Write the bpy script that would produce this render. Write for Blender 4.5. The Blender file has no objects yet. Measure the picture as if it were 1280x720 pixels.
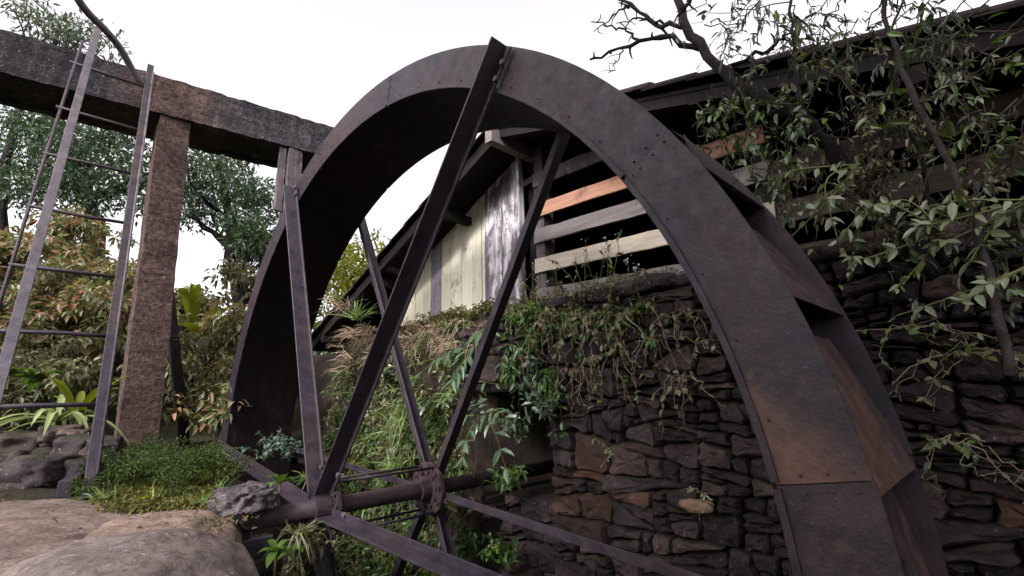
import bpy, bmesh, math, random
import numpy as np
from mathutils import Vector, Matrix, noise

# ------------------------------------------------------------------ camera, sky, sun, exposure
S = bpy.context.scene
COL = S.collection
CAM_POS = np.array([2.9876, -1.4158, 0.6400])
C_R = np.array([0.69395622, 0.71971333, -0.02091611])
C_U = np.array([0.16764498, -0.13325781, 0.97679963])
C_F = np.array([-0.70022848, 0.68136266, 0.21313141])
FPX = 601.1
cam_data = bpy.data.cameras.new('camera')
cam_data.sensor_width = 36.0
cam_data.lens = FPX / 1280.0 * 36.0
cam_data.clip_start = 0.05
cam_data.clip_end = 500.0
cam = bpy.data.objects.new('camera', cam_data)
COL.objects.link(cam)
m3 = Matrix((C_R, C_U, -C_F)).transposed()
cam.matrix_world = Matrix.Translation(Vector(CAM_POS)) @ m3.to_4x4()
S.camera = cam

SUN_EL, SUN_AZ = math.radians(37), math.radians(164)     # azimuth clockwise from +Y
world = bpy.data.worlds.new('World')
S.world = world
world.use_nodes = True
wn, wl = world.node_tree.nodes, world.node_tree.links
wn.clear()
w_out = wn.new('ShaderNodeOutputWorld')
w_bg = wn.new('ShaderNodeBackground')
w_sky = wn.new('ShaderNodeTexSky')
w_sky.sky_type = 'NISHITA'
w_sky.sun_disc = False
w_sky.sun_elevation = SUN_EL
w_sky.sun_rotation = SUN_AZ
w_sky.air_density = 1.0
w_sky.dust_density = 3.0
w_sky.ozone_density = 1.0
w_hs = wn.new('ShaderNodeHueSaturation')
w_hs.inputs['Saturation'].default_value = 0.06
wl.new(w_sky.outputs[0], w_hs.inputs['Color'])
w_tint = wn.new('ShaderNodeMix'); w_tint.data_type = 'RGBA'; w_tint.blend_type = 'MULTIPLY'
w_tint.inputs[0].default_value = 1.0; w_tint.inputs[7].default_value = (1.02, .975, 1.03, 1)
wl.new(w_hs.outputs[0], w_tint.inputs[6])
wl.new(w_tint.outputs[2], w_bg.inputs['Color'])
w_bg.inputs['Strength'].default_value = 0.15
wl.new(w_bg.outputs[0], w_out.inputs['Surface'])

sun_data = bpy.data.lights.new('sun', 'SUN')
sun_data.energy = 1.3
sun_data.angle = math.radians(10)
sun_data.color = (1.0, 0.95, 0.96)
sun = bpy.data.objects.new('sun', sun_data)
COL.objects.link(sun)
sd = Vector((math.sin(SUN_AZ) * math.cos(SUN_EL), math.cos(SUN_AZ) * math.cos(SUN_EL), math.sin(SUN_EL)))
sun.rotation_euler = sd.to_track_quat('Z', 'Y').to_euler()
sun.location = (0, 0, 20)

S.view_settings.view_transform = 'Standard'
S.view_settings.look = 'None'
S.view_settings.gamma = 1.0
S.view_settings.use_curve_mapping = False
S.view_settings.exposure = 1.6
S.render.engine = 'CYCLES'

random.seed(11)
RNG = np.random.default_rng(11)
PI = math.pi

# ------------------------------------------------------------------ helpers
def ray(px, py):
    return (px - 640) / FPX * C_R - (py - 360) / FPX * C_U + C_F
def at(px, py, ax, v):                 # point of a plane x|y|z = v seen at a photograph position
    d = ray(px, py); k = 'xyz'.index(ax)
    return CAM_POS + d * ((v - CAM_POS[k]) / d[k])
def atd(px, py, depth):
    return CAM_POS + ray(px, py) * depth
def A(*v): return np.array(v, float)
def nrm(v):
    v = np.asarray(v, float)
    return v / np.maximum(np.linalg.norm(v, axis=-1, keepdims=True), 1e-9)

class MB:
    """collects geometry in world space; build() links it as one mesh object"""
    def __init__(s): s.V = []; s.F = []; s.n = 0
    def add(s, v, f):
        v = np.asarray(v, float).reshape(-1, 3)
        s.V.append(v)
        o = s.n
        s.F.extend([tuple(int(i) + o for i in q) for q in f])
        s.n += len(v); return s
    def box(s, c, size, rot=None):
        c = A(*c); h = np.array(size, float) / 2
        v = np.array([[x, y, z] for x in (-1, 1) for y in (-1, 1) for z in (-1, 1)], float) * h
        if rot is not None: v = v @ np.array(rot).T
        return s.add(v + c, [(0, 1, 3, 2), (4, 6, 7, 5), (0, 4, 5, 1), (2, 3, 7, 6), (0, 2, 6, 4), (1, 5, 7, 3)])
    def beam(s, a, b, w, h, up=(0, 0, 1), seg=1, jit=0.0):
        """bar a to b; h along up, w across"""
        a, b = A(*a), A(*b); d = nrm(b - a); side = nrm(np.cross(d, up)); u = np.cross(side, d)
        vs = []
        for i in range(seg + 1):
            p = a + (b - a) * i / seg
            for sx, sz in ((-1, -1), (1, -1), (1, 1), (-1, 1)):
                j = RNG.normal(0, jit, 2) if jit else (0, 0)
                vs.append(p + side * (sx * w / 2 + j[0]) + u * (sz * h / 2 + j[1]))
        f = []
        for i in range(seg):
            o = i * 4
            for k in range(4): f.append((o + k, o + (k + 1) % 4, o + 4 + (k + 1) % 4, o + 4 + k))
        f.append((3, 2, 1, 0)); e = seg * 4; f.append((e, e + 1, e + 2, e + 3))
        return s.add(vs, f)
    def tube(s, pts, rad, n=8, cap=True, jit=0.0):
        pts = np.array(pts, float); m = len(pts)
        rad = np.full(m, rad) if np.isscalar(rad) else np.array(rad, float)
        t = nrm(np.gradient(pts, axis=0)); ref = A(0, 0, 1) if abs(t[0][2]) < .9 else A(1, 0, 0)
        u = nrm(np.cross(t[0], ref)); vs = []
        for i in range(m):
            u = nrm(u - t[i] * np.dot(u, t[i])); w = np.cross(t[i], u)
            for k in range(n):
                a = 2 * PI * k / n; r = rad[i] * (1 + (random.uniform(-jit, jit) if jit else 0))
                vs.append(pts[i] + r * (u * math.cos(a) + w * math.sin(a)))
        f = [(i * n + k, i * n + (k + 1) % n, (i + 1) * n + (k + 1) % n, (i + 1) * n + k) for i in range(m - 1) for k in range(n)]
        if cap: f += [tuple(range(n - 1, -1, -1)), tuple((m - 1) * n + k for k in range(n))]
        return s.add(vs, f)
    def build(s, name, mat, parent=None, loc=None, smooth=False, bevel=0.0, kind=None):
        o0 = A(*parent.location) if parent is not None else (A(*loc) if loc is not None else A(0, 0, 0))
        if parent is not None and parent.parent is not None: o0 = o0 + A(*parent.parent.location)
        me = bpy.data.meshes.new(name)
        V = np.concatenate(s.V) - o0 if s.V else np.zeros((0, 3))
        me.from_pydata(V.tolist(), [], s.F)
        if bevel:
            bm = bmesh.new(); bm.from_mesh(me)
            bmesh.ops.recalc_face_normals(bm, faces=bm.faces)
            bmesh.ops.bevel(bm, geom=bm.edges[:], offset=bevel, segments=1, affect='EDGES', clamp_overlap=True)
            bm.to_mesh(me); bm.free()
        me.validate(); me.update()
        if smooth == 'angle':
            me.polygons.foreach_set('use_smooth', [True] * len(me.polygons)); me.set_sharp_from_angle(angle=math.radians(30)); smooth = False
        if smooth: me.polygons.foreach_set('use_smooth', [True] * len(me.polygons))
        me.materials.append(mat)
        o = bpy.data.objects.new(name, me); COL.objects.link(o)
        if parent is not None: o.parent = parent
        elif loc is not None: o.location = tuple(float(q) for q in o0)
        if kind: o['kind'] = kind
        return o

def tag(o, label=None, cat=None, group=None, kind=None):
    if label: o['label'] = label
    if cat: o['category'] = cat
    if group: o['group'] = group
    if kind: o['kind'] = kind
    return o
def thing(name, label, cat, loc=(0, 0, 0), group=None):
    o = bpy.data.objects.new(name, None); COL.objects.link(o)
    o.empty_display_size = .1
    o.location = tuple(float(q) for q in loc)
    return tag(o, label, cat, group)

def curve(ctrl, n=16):
    """Catmull-Rom through control points"""
    P = np.array(ctrl, float); P = np.vstack([2 * P[0] - P[1], P, 2 * P[-1] - P[-2]])
    out = []
    segs = len(P) - 3
    for k in range(n + 1):
        t = k / n * segs; i = min(int(t), segs - 1); t -= i
        p0, p1, p2, p3 = P[i:i + 4]
        out.append(.5 * (2 * p1 + (p2 - p0) * t + (2 * p0 - 5 * p1 + 4 * p2 - p3) * t * t + (3 * p1 - p0 - 3 * p2 + p3) * t ** 3))
    return np.array(out)
def wobble(pts, amp, seed=0):
    r = np.random.default_rng(seed); pts = np.array(pts); w = r.normal(0, amp, pts.shape); w[0] = 0
    return pts + w

# --- leaves, vectorised
T_OV = (np.array([[0, 0, 0], [.28, .5, .05], [.28, -.5, .05], [.66, .40, .02], [.66, -.40, .02], [1, 0, -.10], [.3, 0, -.02], [.66, 0, -.05]]),
        [(0, 2, 6), (0, 6, 1), (6, 2, 4, 7), (6, 7, 3, 1), (7, 4, 5), (7, 5, 3)])
T_SM = (np.array([[0, 0, 0], [.45, .5, .06], [.45, -.5, .06], [1, 0, -.06], ]), [(0, 2, 3), (0, 3, 1)])
T_BL = (np.array([[0, .5, 0], [0, -.5, 0], [.35, .45, 0], [.35, -.45, 0], [.7, .3, 0], [.7, -.3, 0], [1, 0, 0]]),
        [(0, 1, 3, 2), (2, 3, 5, 4), (4, 5, 6)])
def leaves(mb, P, D, N, L, W, tmpl=T_OV, droop=0.0):
    P = np.asarray(P, float).reshape(-1, 3); n = len(P)
    D = nrm(np.broadcast_to(D, (n, 3))); N = np.broadcast_to(N, (n, 3))
    Sd = nrm(np.cross(N, D)); N = np.cross(D, Sd)
    L = np.broadcast_to(L, (n,))[:, None, None]; W = np.broadcast_to(W, (n,))[:, None, None]
    T, F = tmpl
    u, v, w = T[None, :, 0:1], T[None, :, 1:2], T[None, :, 2:3]
    V = P[:, None] + u * L * D[:, None] + v * W * Sd[:, None] + w * L * N[:, None]
    if np.any(droop):
        dr = np.broadcast_to(droop, (n,))[:, None]
        V[:, :, 2] -= (T[None, :, 0] ** 2) * dr * L[:, :, 0]
    k = len(T); mb.V.append(V.reshape(-1, 3)); base = mb.n
    for f in F:
        a = (np.arange(n)[:, None] * k + np.array(f)[None] + base)
        mb.F.extend(map(tuple, a.tolist()))
    mb.n += n * k
    return mb
def rdir(n, r=RNG): return nrm(r.normal(0, 1, (n, 3)))
def cloud(mb, centers, rad, n, L, W, tmpl=T_OV, up=.3, flat=.75, droop=.15, seed=1, lj=.35):
    """leaf clumps: n leaves round each centre of radius rad"""
    r = np.random.default_rng(seed); C = np.array(centers, float); rad = np.broadcast_to(rad, (len(C),))
    idx = np.repeat(np.arange(len(C)), n)
    o = rdir(len(idx), r) * (r.uniform(.15, 1, (len(idx), 1)) ** .5)
    o[:, 2] *= flat
    P = C[idx] + o * rad[idx][:, None]
    D = nrm(o + r.normal(0, .55, o.shape) + A(0, 0, -.15))
    N = nrm(A(0, 0, up + .5) + r.normal(0, .45, o.shape))
    Ls = L * r.uniform(1 - lj, 1 + lj, len(idx))
    return leaves(mb, P, D, N, Ls, Ls * (W / L), tmpl, droop)
def tuft(mb, P, n, L, W, spread=.5, droop=.5, seed=1, lean=(0, 0, 0)):
    r = np.random.default_rng(seed); P = np.asarray(P, float).reshape(-1, 3)
    idx = np.repeat(np.arange(len(P)), n); m = len(idx)
    D = nrm(np.c_[r.normal(0, spread, (m, 2)), r.uniform(.5, 1.0, m)] + A(*lean))
    Q = P[idx] + np.c_[r.normal(0, .02, (m, 2)), np.zeros(m)]
    Ls = L * r.uniform(.55, 1.25, m)
    N = nrm(np.cross(D, rdir(m, r)))
    return leaves(mb, Q, D, N, Ls, W * r.uniform(.7, 1.3, m), T_BL, droop * r.uniform(.4, 1.3, m))
def frond(mb, stem, pts, nl, L, W, seed=0, rs=.004, drop=.25, tmpl=T_OV, taper=.5, face=None, jd=.2):
    """pinnate leaf: leaflets in pairs along a rachis"""
    r = np.random.default_rng(seed); pts = curve(pts, 14); t = nrm(np.gradient(pts, axis=0))
    stem.tube(pts, np.linspace(rs, rs * .4, len(pts)), 5)
    up = A(0, 0, 1) if face is None else A(*face)
    for k in range(nl):
        q = .18 + .82 * k / max(nl - 1, 1); i = min(int(q * (len(pts) - 1)), len(pts) - 1)
        sc = (1 - taper * abs(q - .55)) * r.uniform(.75, 1.15)
        sd = nrm(np.cross(t[i], up))
        for s in ((-1, 1) if k < nl - 1 else (0,)):
            d = nrm(t[i] * (.55 if s else 1) + sd * s * .9 + A(0, 0, -drop) + r.normal(0, jd, 3))
            leaves(mb, [pts[i]], d, nrm(up + r.normal(0, .25 + jd, 3)), L * sc, W * sc, tmpl, .12)
def sprig(mb, stem, pts, nl, L, W, seed=0, rs=.004, tmpl=T_OV, hang=.2, n=18, wob=0.01, start=.1):
    """twig with alternate leaves"""
    r = np.random.default_rng(seed); c = wobble(curve(pts, n), wob, seed)
    stem.tube(c, np.linspace(rs, rs * .35, len(c)), 5)
    t = nrm(np.gradient(c, axis=0))
    idx = np.clip((r.uniform(start, 1, nl) * (len(c) - 1)).astype(int), 0, len(c) - 1)
    D = nrm(t[idx] * .4 + rdir(nl, r) + A(0, 0, -hang))
    Ls = L * r.uniform(.6, 1.25, nl)
    leaves(mb, c[idx] + r.normal(0, .004, (nl, 3)), D, nrm(A(0, -.35, .8) + r.normal(0, .4, (nl, 3))), Ls, Ls * W / L, tmpl, .15)
    return c

# ------------------------------------------------------------------ materials
def newmat(name):
    m = bpy.data.materials.new(name); m.use_nodes = True
    nt = m.node_tree; nt.nodes.clear()
    o = nt.nodes.new('ShaderNodeOutputMaterial'); b = nt.nodes.new('ShaderNodeBsdfPrincipled')
    nt.links.new(b.outputs[0], o.inputs[0])
    return m, nt, b, o
def nd(nt, t, **kw):
    n = nt.nodes.new(t)
    for k, v in kw.items(): setattr(n, k, v)
    return n
def noise_n(nt, vec, scale, detail=6, rough=.6, dist=0.0):
    n = nd(nt, 'ShaderNodeTexNoise'); n.inputs['Scale'].default_value = scale
    n.inputs['Detail'].default_value = detail; n.inputs['Roughness'].default_value = rough; n.inputs['Distortion'].default_value = dist
    nt.links.new(vec, n.inputs['Vector']); return n.outputs['Fac']
def ramp(nt, fac, stops, interp='LINEAR'):
    r = nd(nt, 'ShaderNodeValToRGB'); r.color_ramp.interpolation = interp
    e = r.color_ramp.elements
    while len(e) > 1: e.remove(e[-1])
    for i, (p, c) in enumerate(stops):
        q = e[0] if i == 0 else e.new(p)
        q.position = p; q.color = (*c, 1) if len(c) == 3 else c
    nt.links.new(fac, r.inputs[0]); return r.outputs[0]
def mixc(nt, f, a, b, mode='MIX'):
    m = nd(nt, 'ShaderNodeMix', data_type='RGBA', blend_type=mode)
    for v, s in ((f, 0), (a, 6), (b, 7)):
        if hasattr(v, 'is_linked') or hasattr(v, 'links'): nt.links.new(v, m.inputs[s])
        elif s == 0: m.inputs[0].default_value = v
        else: m.inputs[s].default_value = (*v, 1)
    return m.outputs[2]
def bump(nt, b, h, strength=.5, dist=.01, prev=None):
    n = nd(nt, 'ShaderNodeBump'); n.inputs['Strength'].default_value = strength; n.inputs['Distance'].default_value = dist
    nt.links.new(h, n.inputs['Height'])
    if prev is not None: nt.links.new(prev, n.inputs['Normal'])
    nt.links.new(n.outputs[0], b.inputs['Normal']); return n.outputs[0]
def gray(nt, fac, a, b): return ramp(nt, fac, [(a, (0, 0, 0)), (b, (1, 1, 1))])
def coords(nt, mode='Object'): return nd(nt, 'ShaderNodeTexCoord').outputs[mode]
def scaled(nt, vec, s):
    m = nd(nt, 'ShaderNodeMapping'); m.inputs['Scale'].default_value = s; nt.links.new(vec, m.inputs[0]); return m.outputs[0]
def objrand(nt): return nd(nt, 'ShaderNodeObjectInfo').outputs['Random']

def rust_mat(name, dark, mid, rust, amount=.5, rough=.5, spec=.32, metal=.0, drift=.9):
    m, nt, b, o = newmat(name); v = coords(nt)
    n1 = noise_n(nt, v, 2.6, 10, .68, .8); n2 = noise_n(nt, v, 13, 9, .74); n3 = noise_n(nt, v, 85, 5, .65); n4 = noise_n(nt, v, 34, 6, .7)
    c = ramp(nt, n1, [(.30, dark), (.52, mid), (.62, tuple(x * .7 for x in mid)), (.78, tuple(x * 1.25 for x in mid))])
    big = noise_n(nt, v, 1.1, 7, .66, .9)
    c = mixc(nt, drift, c, ramp(nt, big, [(.36, (.5, .5, .66)), (.45, (1.05, 1.0, 1.22)), (.52, (.7, .62, .68)), (.60, (1.55, 1.12, 1.0)), (.70, (.62, .55, .62))]), 'MULTIPLY')
    c = mixc(nt, .75, c, ramp(nt, n2, [(.32, (.38, .36, .38)), (.5, (.9, .9, .92)), (.7, (1.5, 1.42, 1.4))]), 'MULTIPLY')
    f = gray(nt, n4, .46, .66)
    rr = gray(nt, noise_n(nt, v, 1.5, 8, .68, 1.2), .64 - amount * .26, .80 - amount * .14)
    mm = nd(nt, 'ShaderNodeMath', operation='MULTIPLY'); nt.links.new(f, mm.inputs[0]); nt.links.new(rr, mm.inputs[1])
    c = mixc(nt, mm.outputs[0], c, rust)
    c = mixc(nt, gray(nt, n3, .63, .72), c, tuple(x * 2.2 + .015 for x in mid))
    c = mixc(nt, gray(nt, n3, .36, .28), c, tuple(x * .5 for x in dark))
    # pale lime blotches and run marks
    st = noise_n(nt, scaled(nt, v, (11, 11, 2.2)), 1.0, 9, .78, .5)
    mk = nd(nt, 'ShaderNodeMath', operation='MULTIPLY'); mk.inputs[1].default_value = .55
    nt.links.new(gray(nt, st, .60, .70), mk.inputs[0])
    c = mixc(nt, mk.outputs[0], c, (.075, .062, .074))
    nt.links.new(c, b.inputs['Base Color'])
    rg = ramp(nt, n2, [(.3, (rough - .08,) * 3), (.7, (min(rough + .3, 1),) * 3)])
    nt.links.new(rg, b.inputs['Roughness'])
    b.inputs['Metallic'].default_value = metal; b.inputs['Specular IOR Level'].default_value = spec
    p = bump(nt, b, n2, .45, .006); bump(nt, b, n3, .5, .003, p)
    return m
def leaf_mat(name, cols, rough=.38, trans=.35, spec=.5):
    m, nt, b, o = newmat(name)
    g = nd(nt, 'ShaderNodeNewGeometry'); k = len(cols)
    cols = [tuple(max(.004, 1.12 * ((.3 * q[0] + .6 * q[1] + .1 * q[2]) * (1 - 1.3) + 1.3 * x)) for x in q) for q in cols]
    c = ramp(nt, g.outputs['Random Per Island'], [(i / max(k - 1, 1), q) for i, q in enumerate(cols)])
    v = coords(nt); c = mixc(nt, .45, c, ramp(nt, noise_n(nt, v, 6, 3), [(.3, (.35, .35, .35)), (.7, (1, 1, 1))]), 'MULTIPLY')
    nt.links.new(c, b.inputs['Base Color']); b.inputs['Roughness'].default_value = rough; b.inputs['Specular IOR Level'].default_value = spec
    t = nd(nt, 'ShaderNodeBsdfTranslucent'); nt.links.new(mixc(nt, .5, c, (.9, 1.0, .35), 'MULTIPLY'), t.inputs[0])
    mx = nd(nt, 'ShaderNodeMixShader'); mx.inputs[0].default_value = trans
    nt.links.new(b.outputs[0], mx.inputs[1]); nt.links.new(t.outputs[0], mx.inputs[2]); nt.links.new(mx.outputs[0], o.inputs[0])
    return m
def rock_mat(name, a, b_, c_, scale=3, bs=.6, speck=None, rough=.85, moss=None):
    m, nt, b, o = newmat(name); v = coords(nt)
    n1 = noise_n(nt, v, scale, 8, .65, .4); n2 = noise_n(nt, v, scale * 7, 8, .7); n3 = noise_n(nt, v, scale * 30, 3, .6)
    c = ramp(nt, n1, [(.28, a), (.5, b_), (.75, c_)])
    c = mixc(nt, .55, c, ramp(nt, n2, [(.3, (.35, .33, .33)), (.65, (1.1, 1.1, 1.1))]), 'MULTIPLY')
    rnd = ramp(nt, objrand(nt), [(0, (.5, .48, .52)), (.45, (.9, .87, .88)), (.8, (1.35, 1.25, 1.18)), (1, (1.9, 1.65, 1.45))])
    c = mixc(nt, 1.0, c, rnd, 'MULTIPLY')
    if speck: c = mixc(nt, gray(nt, noise_n(nt, v, scale * 12, 4, .5), .66, .72), c, speck)
    if moss:
        g = nd(nt, 'ShaderNodeNewGeometry'); sp = nd(nt, 'ShaderNodeSeparateXYZ'); nt.links.new(g.outputs['Normal'], sp.inputs[0])
        ad = nd(nt, 'ShaderNodeMath', operation='MULTIPLY'); nt.links.new(sp.outputs[2], ad.inputs[0]); nt.links.new(n1, ad.inputs[1])
        c = mixc(nt, gray(nt, ad.outputs[0], .35, .55), c, moss)
    b.inputs['Specular IOR Level'].default_value = .18
    nt.links.new(c, b.inputs['Base Color']); b.inputs['Roughness'].default_value = rough
    p = bump(nt, b, n2, bs, .02); bump(nt, b, n3, bs * .7, .006, p)
    return m
def granite_mat(name, k, tint):
    m = rock_mat(name, (.15, .125, .108), (.27, .228, .198), (.36, .315, .28), 2.6, .6, speck=(.46, .41, .39))
    nt = m.node_tree; b = [n for n in nt.nodes if n.type == 'BSDF_PRINCIPLED'][0]
    c = b.inputs['Base Color'].links[0].from_socket; v = coords(nt)
    c = mixc(nt, .65, c, ramp(nt, noise_n(nt, v, 4.5, 10, .75, .6), [(.36, (.38, .35, .37)), (.5, (.95, .92, .92)), (.7, (1.2, 1.17, 1.15))]), 'MULTIPLY')
    c = mixc(nt, .6, c, ramp(nt, noise_n(nt, v, 60, 5, .7), [(.36, (.45, .42, .43)), (.5, (1, 1, 1)), (.66, (1.35, 1.33, 1.3))]), 'MULTIPLY')
    c = mixc(nt, gray(nt, noise_n(nt, v, 2.2, 10, .8, 1.5), .60, .68), c, (.10, .083, .078))
    c = mixc(nt, 1.0, c, tuple(k * q for q in tint), 'MULTIPLY')
    nt.links.new(c, b.inputs['Base Color']); return m
def wood_mat(name, a, b_, peel=None, axis='z', scale=1.0, rough=.8, var=.5, peel_at=(.5, .6)):
    m, nt, b, o = newmat(name); v = coords(nt)
    rnd = objrand(nt); cb = nd(nt, 'ShaderNodeVectorMath', operation='ADD'); nt.links.new(v, cb.inputs[0])
    cx = nd(nt, 'ShaderNodeCombineXYZ'); ml = nd(nt, 'ShaderNodeMath', operation='MULTIPLY'); ml.inputs[1].default_value = 17; nt.links.new(rnd, ml.inputs[0])
    for i in range(3): nt.links.new(ml.outputs[0], cx.inputs[i])
    nt.links.new(cx.outputs[0], cb.inputs[1]); v = cb.outputs[0]
    s = {'z': (40, 40, 2.2), 'x': (2.2, 40, 40), 'y': (40, 2.2, 40)}[axis]
    g = noise_n(nt, scaled(nt, v, tuple(q * scale for q in s)), 1, 7, .65, .3)
    c = ramp(nt, g, [(.3, a), (.68, b_)])
    c = mixc(nt, var, c, ramp(nt, rnd, [(0, (.45, .43, .45)), (.5, (.9, .88, .85)), (1, (1.25, 1.2, 1.1))]), 'MULTIPLY')
    if peel:
        s2 = {'z': (9, 9, 2.4), 'x': (2.4, 9, 9), 'y': (9, 2.4, 9)}[axis]
        f = gray(nt, noise_n(nt, scaled(nt, v, s2), 1, 8, .75, .5), *peel_at)
        c = mixc(nt, f, c, peel)
    c = mixc(nt, gray(nt, noise_n(nt, v, 5, 6, .7), .56, .72), c, tuple(q * .45 for q in a))
    b.inputs['Specular IOR Level'].default_value = .18
    nt.links.new(c, b.inputs['Base Color']); b.inputs['Roughness'].default_value = rough
    bump(nt, b, g, .5, .006)
    return m

M = {}
def wedge_mat():
    m = rust_mat('shroud_steel_wedge', (.0075, .0056, .008), (.0215, .0155, .0195), (.078, .036, .022), .8, .46, .36)
    nt = m.node_tree; b = [n for n in nt.nodes if n.type == 'BSDF_PRINCIPLED'][0]
    prev = b.inputs['Base Color'].links[0].from_socket; v = coords(nt)
    d = nd(nt, 'ShaderNodeVectorMath', operation='DOT_PRODUCT'); d.inputs[1].default_value = (.66, 0, .75); nt.links.new(v, d.inputs[0])
    a = nd(nt, 'ShaderNodeMath', operation='ADD'); nt.links.new(d.outputs['Value'], a.inputs[0])
    k = nd(nt, 'ShaderNodeMath', operation='MULTIPLY'); k.inputs[1].default_value = .07; nt.links.new(noise_n(nt, v, 9, 6, .65), k.inputs[0]); nt.links.new(k.outputs[0], a.inputs[1])
    s0 = 2.453 * .66 + (.657 + 2.75) * .75 + .035
    sb = nd(nt, 'ShaderNodeMath', operation='SUBTRACT'); nt.links.new(a.outputs[0], sb.inputs[0]); sb.inputs[1].default_value = s0 - .5
    f = ramp(nt, sb.outputs[0], [(.42, (.75, .75, .75)), (.48, (.55, .55, .55)), (.54, (0, 0, 0))])
    org = ramp(nt, noise_n(nt, v, 16, 7, .7), [(.3, (.04, .022, .016)), (.5, (.085, .042, .027)), (.72, (.14, .075, .046))])
    nt.links.new(mixc(nt, f, prev, org), b.inputs['Base Color'])
    return m
M['shroud'] = rust_mat('shroud_steel', (.0075, .0056, .0082), (.0215, .0155, .0205), (.078, .036, .022), .74, .46, .36)
M['shroud_rusty'] = rust_mat('shroud_steel_rusty', (.05, .033, .032), (.13, .07, .05), (.36, .16, .065), 1.0, .5)
M['wedge'] = wedge_mat()
M['sole'] = rust_mat('sole_steel', (.006, .0045, .006), (.012, .008, .0095), (.03, .015, .011), .3, .7, .15)
M['bucket'] = rust_mat('bucket_steel', (.03, .021, .019), (.080, .050, .036), (.15, .082, .045), .6, .6)
M['spoke'] = rust_mat('spoke_steel', (.017, .013, .017), (.040, .031, .039), (.055, .031, .028), .25, .42, .42, .0, .5)
M['axle'] = rust_mat('axle_steel', (.022, .016, .019), (.048, .033, .034), (.09, .045, .033), .4, .5)
M['black_metal'] = rust_mat('black_metal', (.015, .013, .015), (.04, .034, .038), (.12, .06, .04), .15, .5)
M['grey_metal'] = rust_mat('grey_metal', (.042, .036, .041), (.10, .087, .097), (.08, .052, .045), .3, .55, .4, .0, .3)
M['stone'] = rock_mat('wall_stone', (.018, .0135, .0148), (.042, .032, .0328), (.078, .061, .058), 4, 1.0, speck=(.13, .115, .115), moss=(.022, .022, .012))
M['stone_orange'] = rock_mat('wall_stone_orange', (.018, .012, .010), (.038, .024, .019), (.062, .041, .032), 5, .8)
M['stone_tan'] = rock_mat('wall_stone_tan', (.13, .08, .05), (.28, .19, .12), (.36, .27, .19), 9, .7)
M['joint'] = rock_mat('wall_core', (.012, .010, .010), (.02, .016, .015), (.03, .024, .022), 6, .8)
M['boulder'] = granite_mat('granite', .92, (1.0, 1.0, 1.02))
M['slab'] = granite_mat('slab_rock', .80, (1.04, .97, .90))
M['darkrock'] = rock_mat('dark_rock', (.025, .02, .02), (.055, .044, .045), (.11, .09, .09), 5, .8, speck=(.28, .26, .27), moss=(.035, .038, .014))
M['capstone'] = rock_mat('cap_stone', (.05, .042, .043), (.14, .12, .12), (.30, .27, .275), 8, .9, speck=(.5, .48, .49))
M['ground'] = rock_mat('soil', (.014, .011, .009), (.030, .023, .018), (.052, .042, .033), 2.5, .9, moss=(.03, .032, .014))
M['concrete'] = None
def concrete_mat():
    m, nt, b, o = newmat('weathered_concrete'); v = coords(nt)
    n1 = noise_n(nt, v, 2.5, 8, .65, .5); n2 = noise_n(nt, v, 22, 6, .7); n3 = noise_n(nt, v, 60, 4, .6)
    dark = ramp(nt, n1, [(.3, (.018, .016, .020)), (.55, (.052, .046, .053)), (.75, (.11, .096, .102))])
    red = ramp(nt, n1, [(.3, (.056, .038, .033)), (.6, (.12, .080, .067)), (.8, (.18, .125, .104))])
    sp = nd(nt, 'ShaderNodeSeparateXYZ'); nt.links.new(v, sp.inputs[0])
    ab = nd(nt, 'ShaderNodeMath', operation='ABSOLUTE'); nt.links.new(sp.outputs[1], ab.inputs[0])
    ad = nd(nt, 'ShaderNodeMath', operation='ADD'); nt.links.new(ab.outputs[0], ad.inputs[0])
    n4 = nd(nt, 'ShaderNodeMath', operation='MULTIPLY'); n4.inputs[1].default_value = .9; nt.links.new(noise_n(nt, v, 3, 5, .6), n4.inputs[0])
    nt.links.new(n4.outputs[0], ad.inputs[1])
    f = ramp(nt, ad.outputs[0], [(.70, (1, 1, 1)), (1.05, (0, 0, 0))])
    c = mixc(nt, f, dark, red)
    c = mixc(nt, .8, c, ramp(nt, n2, [(.35, (.3, .28, .28)), (.5, (.9, .88, .88)), (.66, (1.7, 1.6, 1.55))]), 'MULTIPLY')
    c = mixc(nt, .3, c, ramp(nt, n3, [(.36, (.35, .33, .33)), (.5, (1, 1, 1)), (.66, (1.6, 1.55, 1.5))]), 'MULTIPLY')
    bd = noise_n(nt, scaled(nt, v, (1.5, 1.5, 14)), 1.0, 5, .6)
    c = mixc(nt, .5, c, ramp(nt, bd, [(.38, (.4, .38, .4)), (.55, (1.15, 1.15, 1.15))]), 'MULTIPLY')
    c = mixc(nt, gray(nt, noise_n(nt, v, 46, 3, .5), .69, .73), c, (.30, .27, .27))
    c = mixc(nt, gray(nt, noise_n(nt, v, 5, 10, .78), .62, .68), c, (.20, .18, .19))
    nt.links.new(c, b.inputs['Base Color']); b.inputs['Roughness'].default_value = .9; b.inputs['Specular IOR Level'].default_value = .18
    p = bump(nt, b, n2, 1.0, .05); p = bump(nt, b, bd, .6, .03, p); bump(nt, b, n3, .6, .012, p)
    return m
M['concrete'] = concrete_mat()
M['plank_cream'] = wood_mat('plank_cream_paint', (.70, .67, .51), (.86, .82, .66), peel=(.34, .31, .32), axis='z', peel_at=(.60, .70), var=.35)
M['plank_grey'] = wood_mat('plank_grey_peeling', (.11, .095, .11), (.24, .21, .235), peel=(.72, .69, .70), axis='z', peel_at=(.46, .58), var=.2)
M['plank_violet'] = wood_mat('plank_bare', (.22, .20, .22), (.36, .33, .37), axis='z', var=.3)
M['slat_orange'] = wood_mat('slat_orange', (.32, .17, .115), (.48, .27, .19), axis='x', var=.2)
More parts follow.
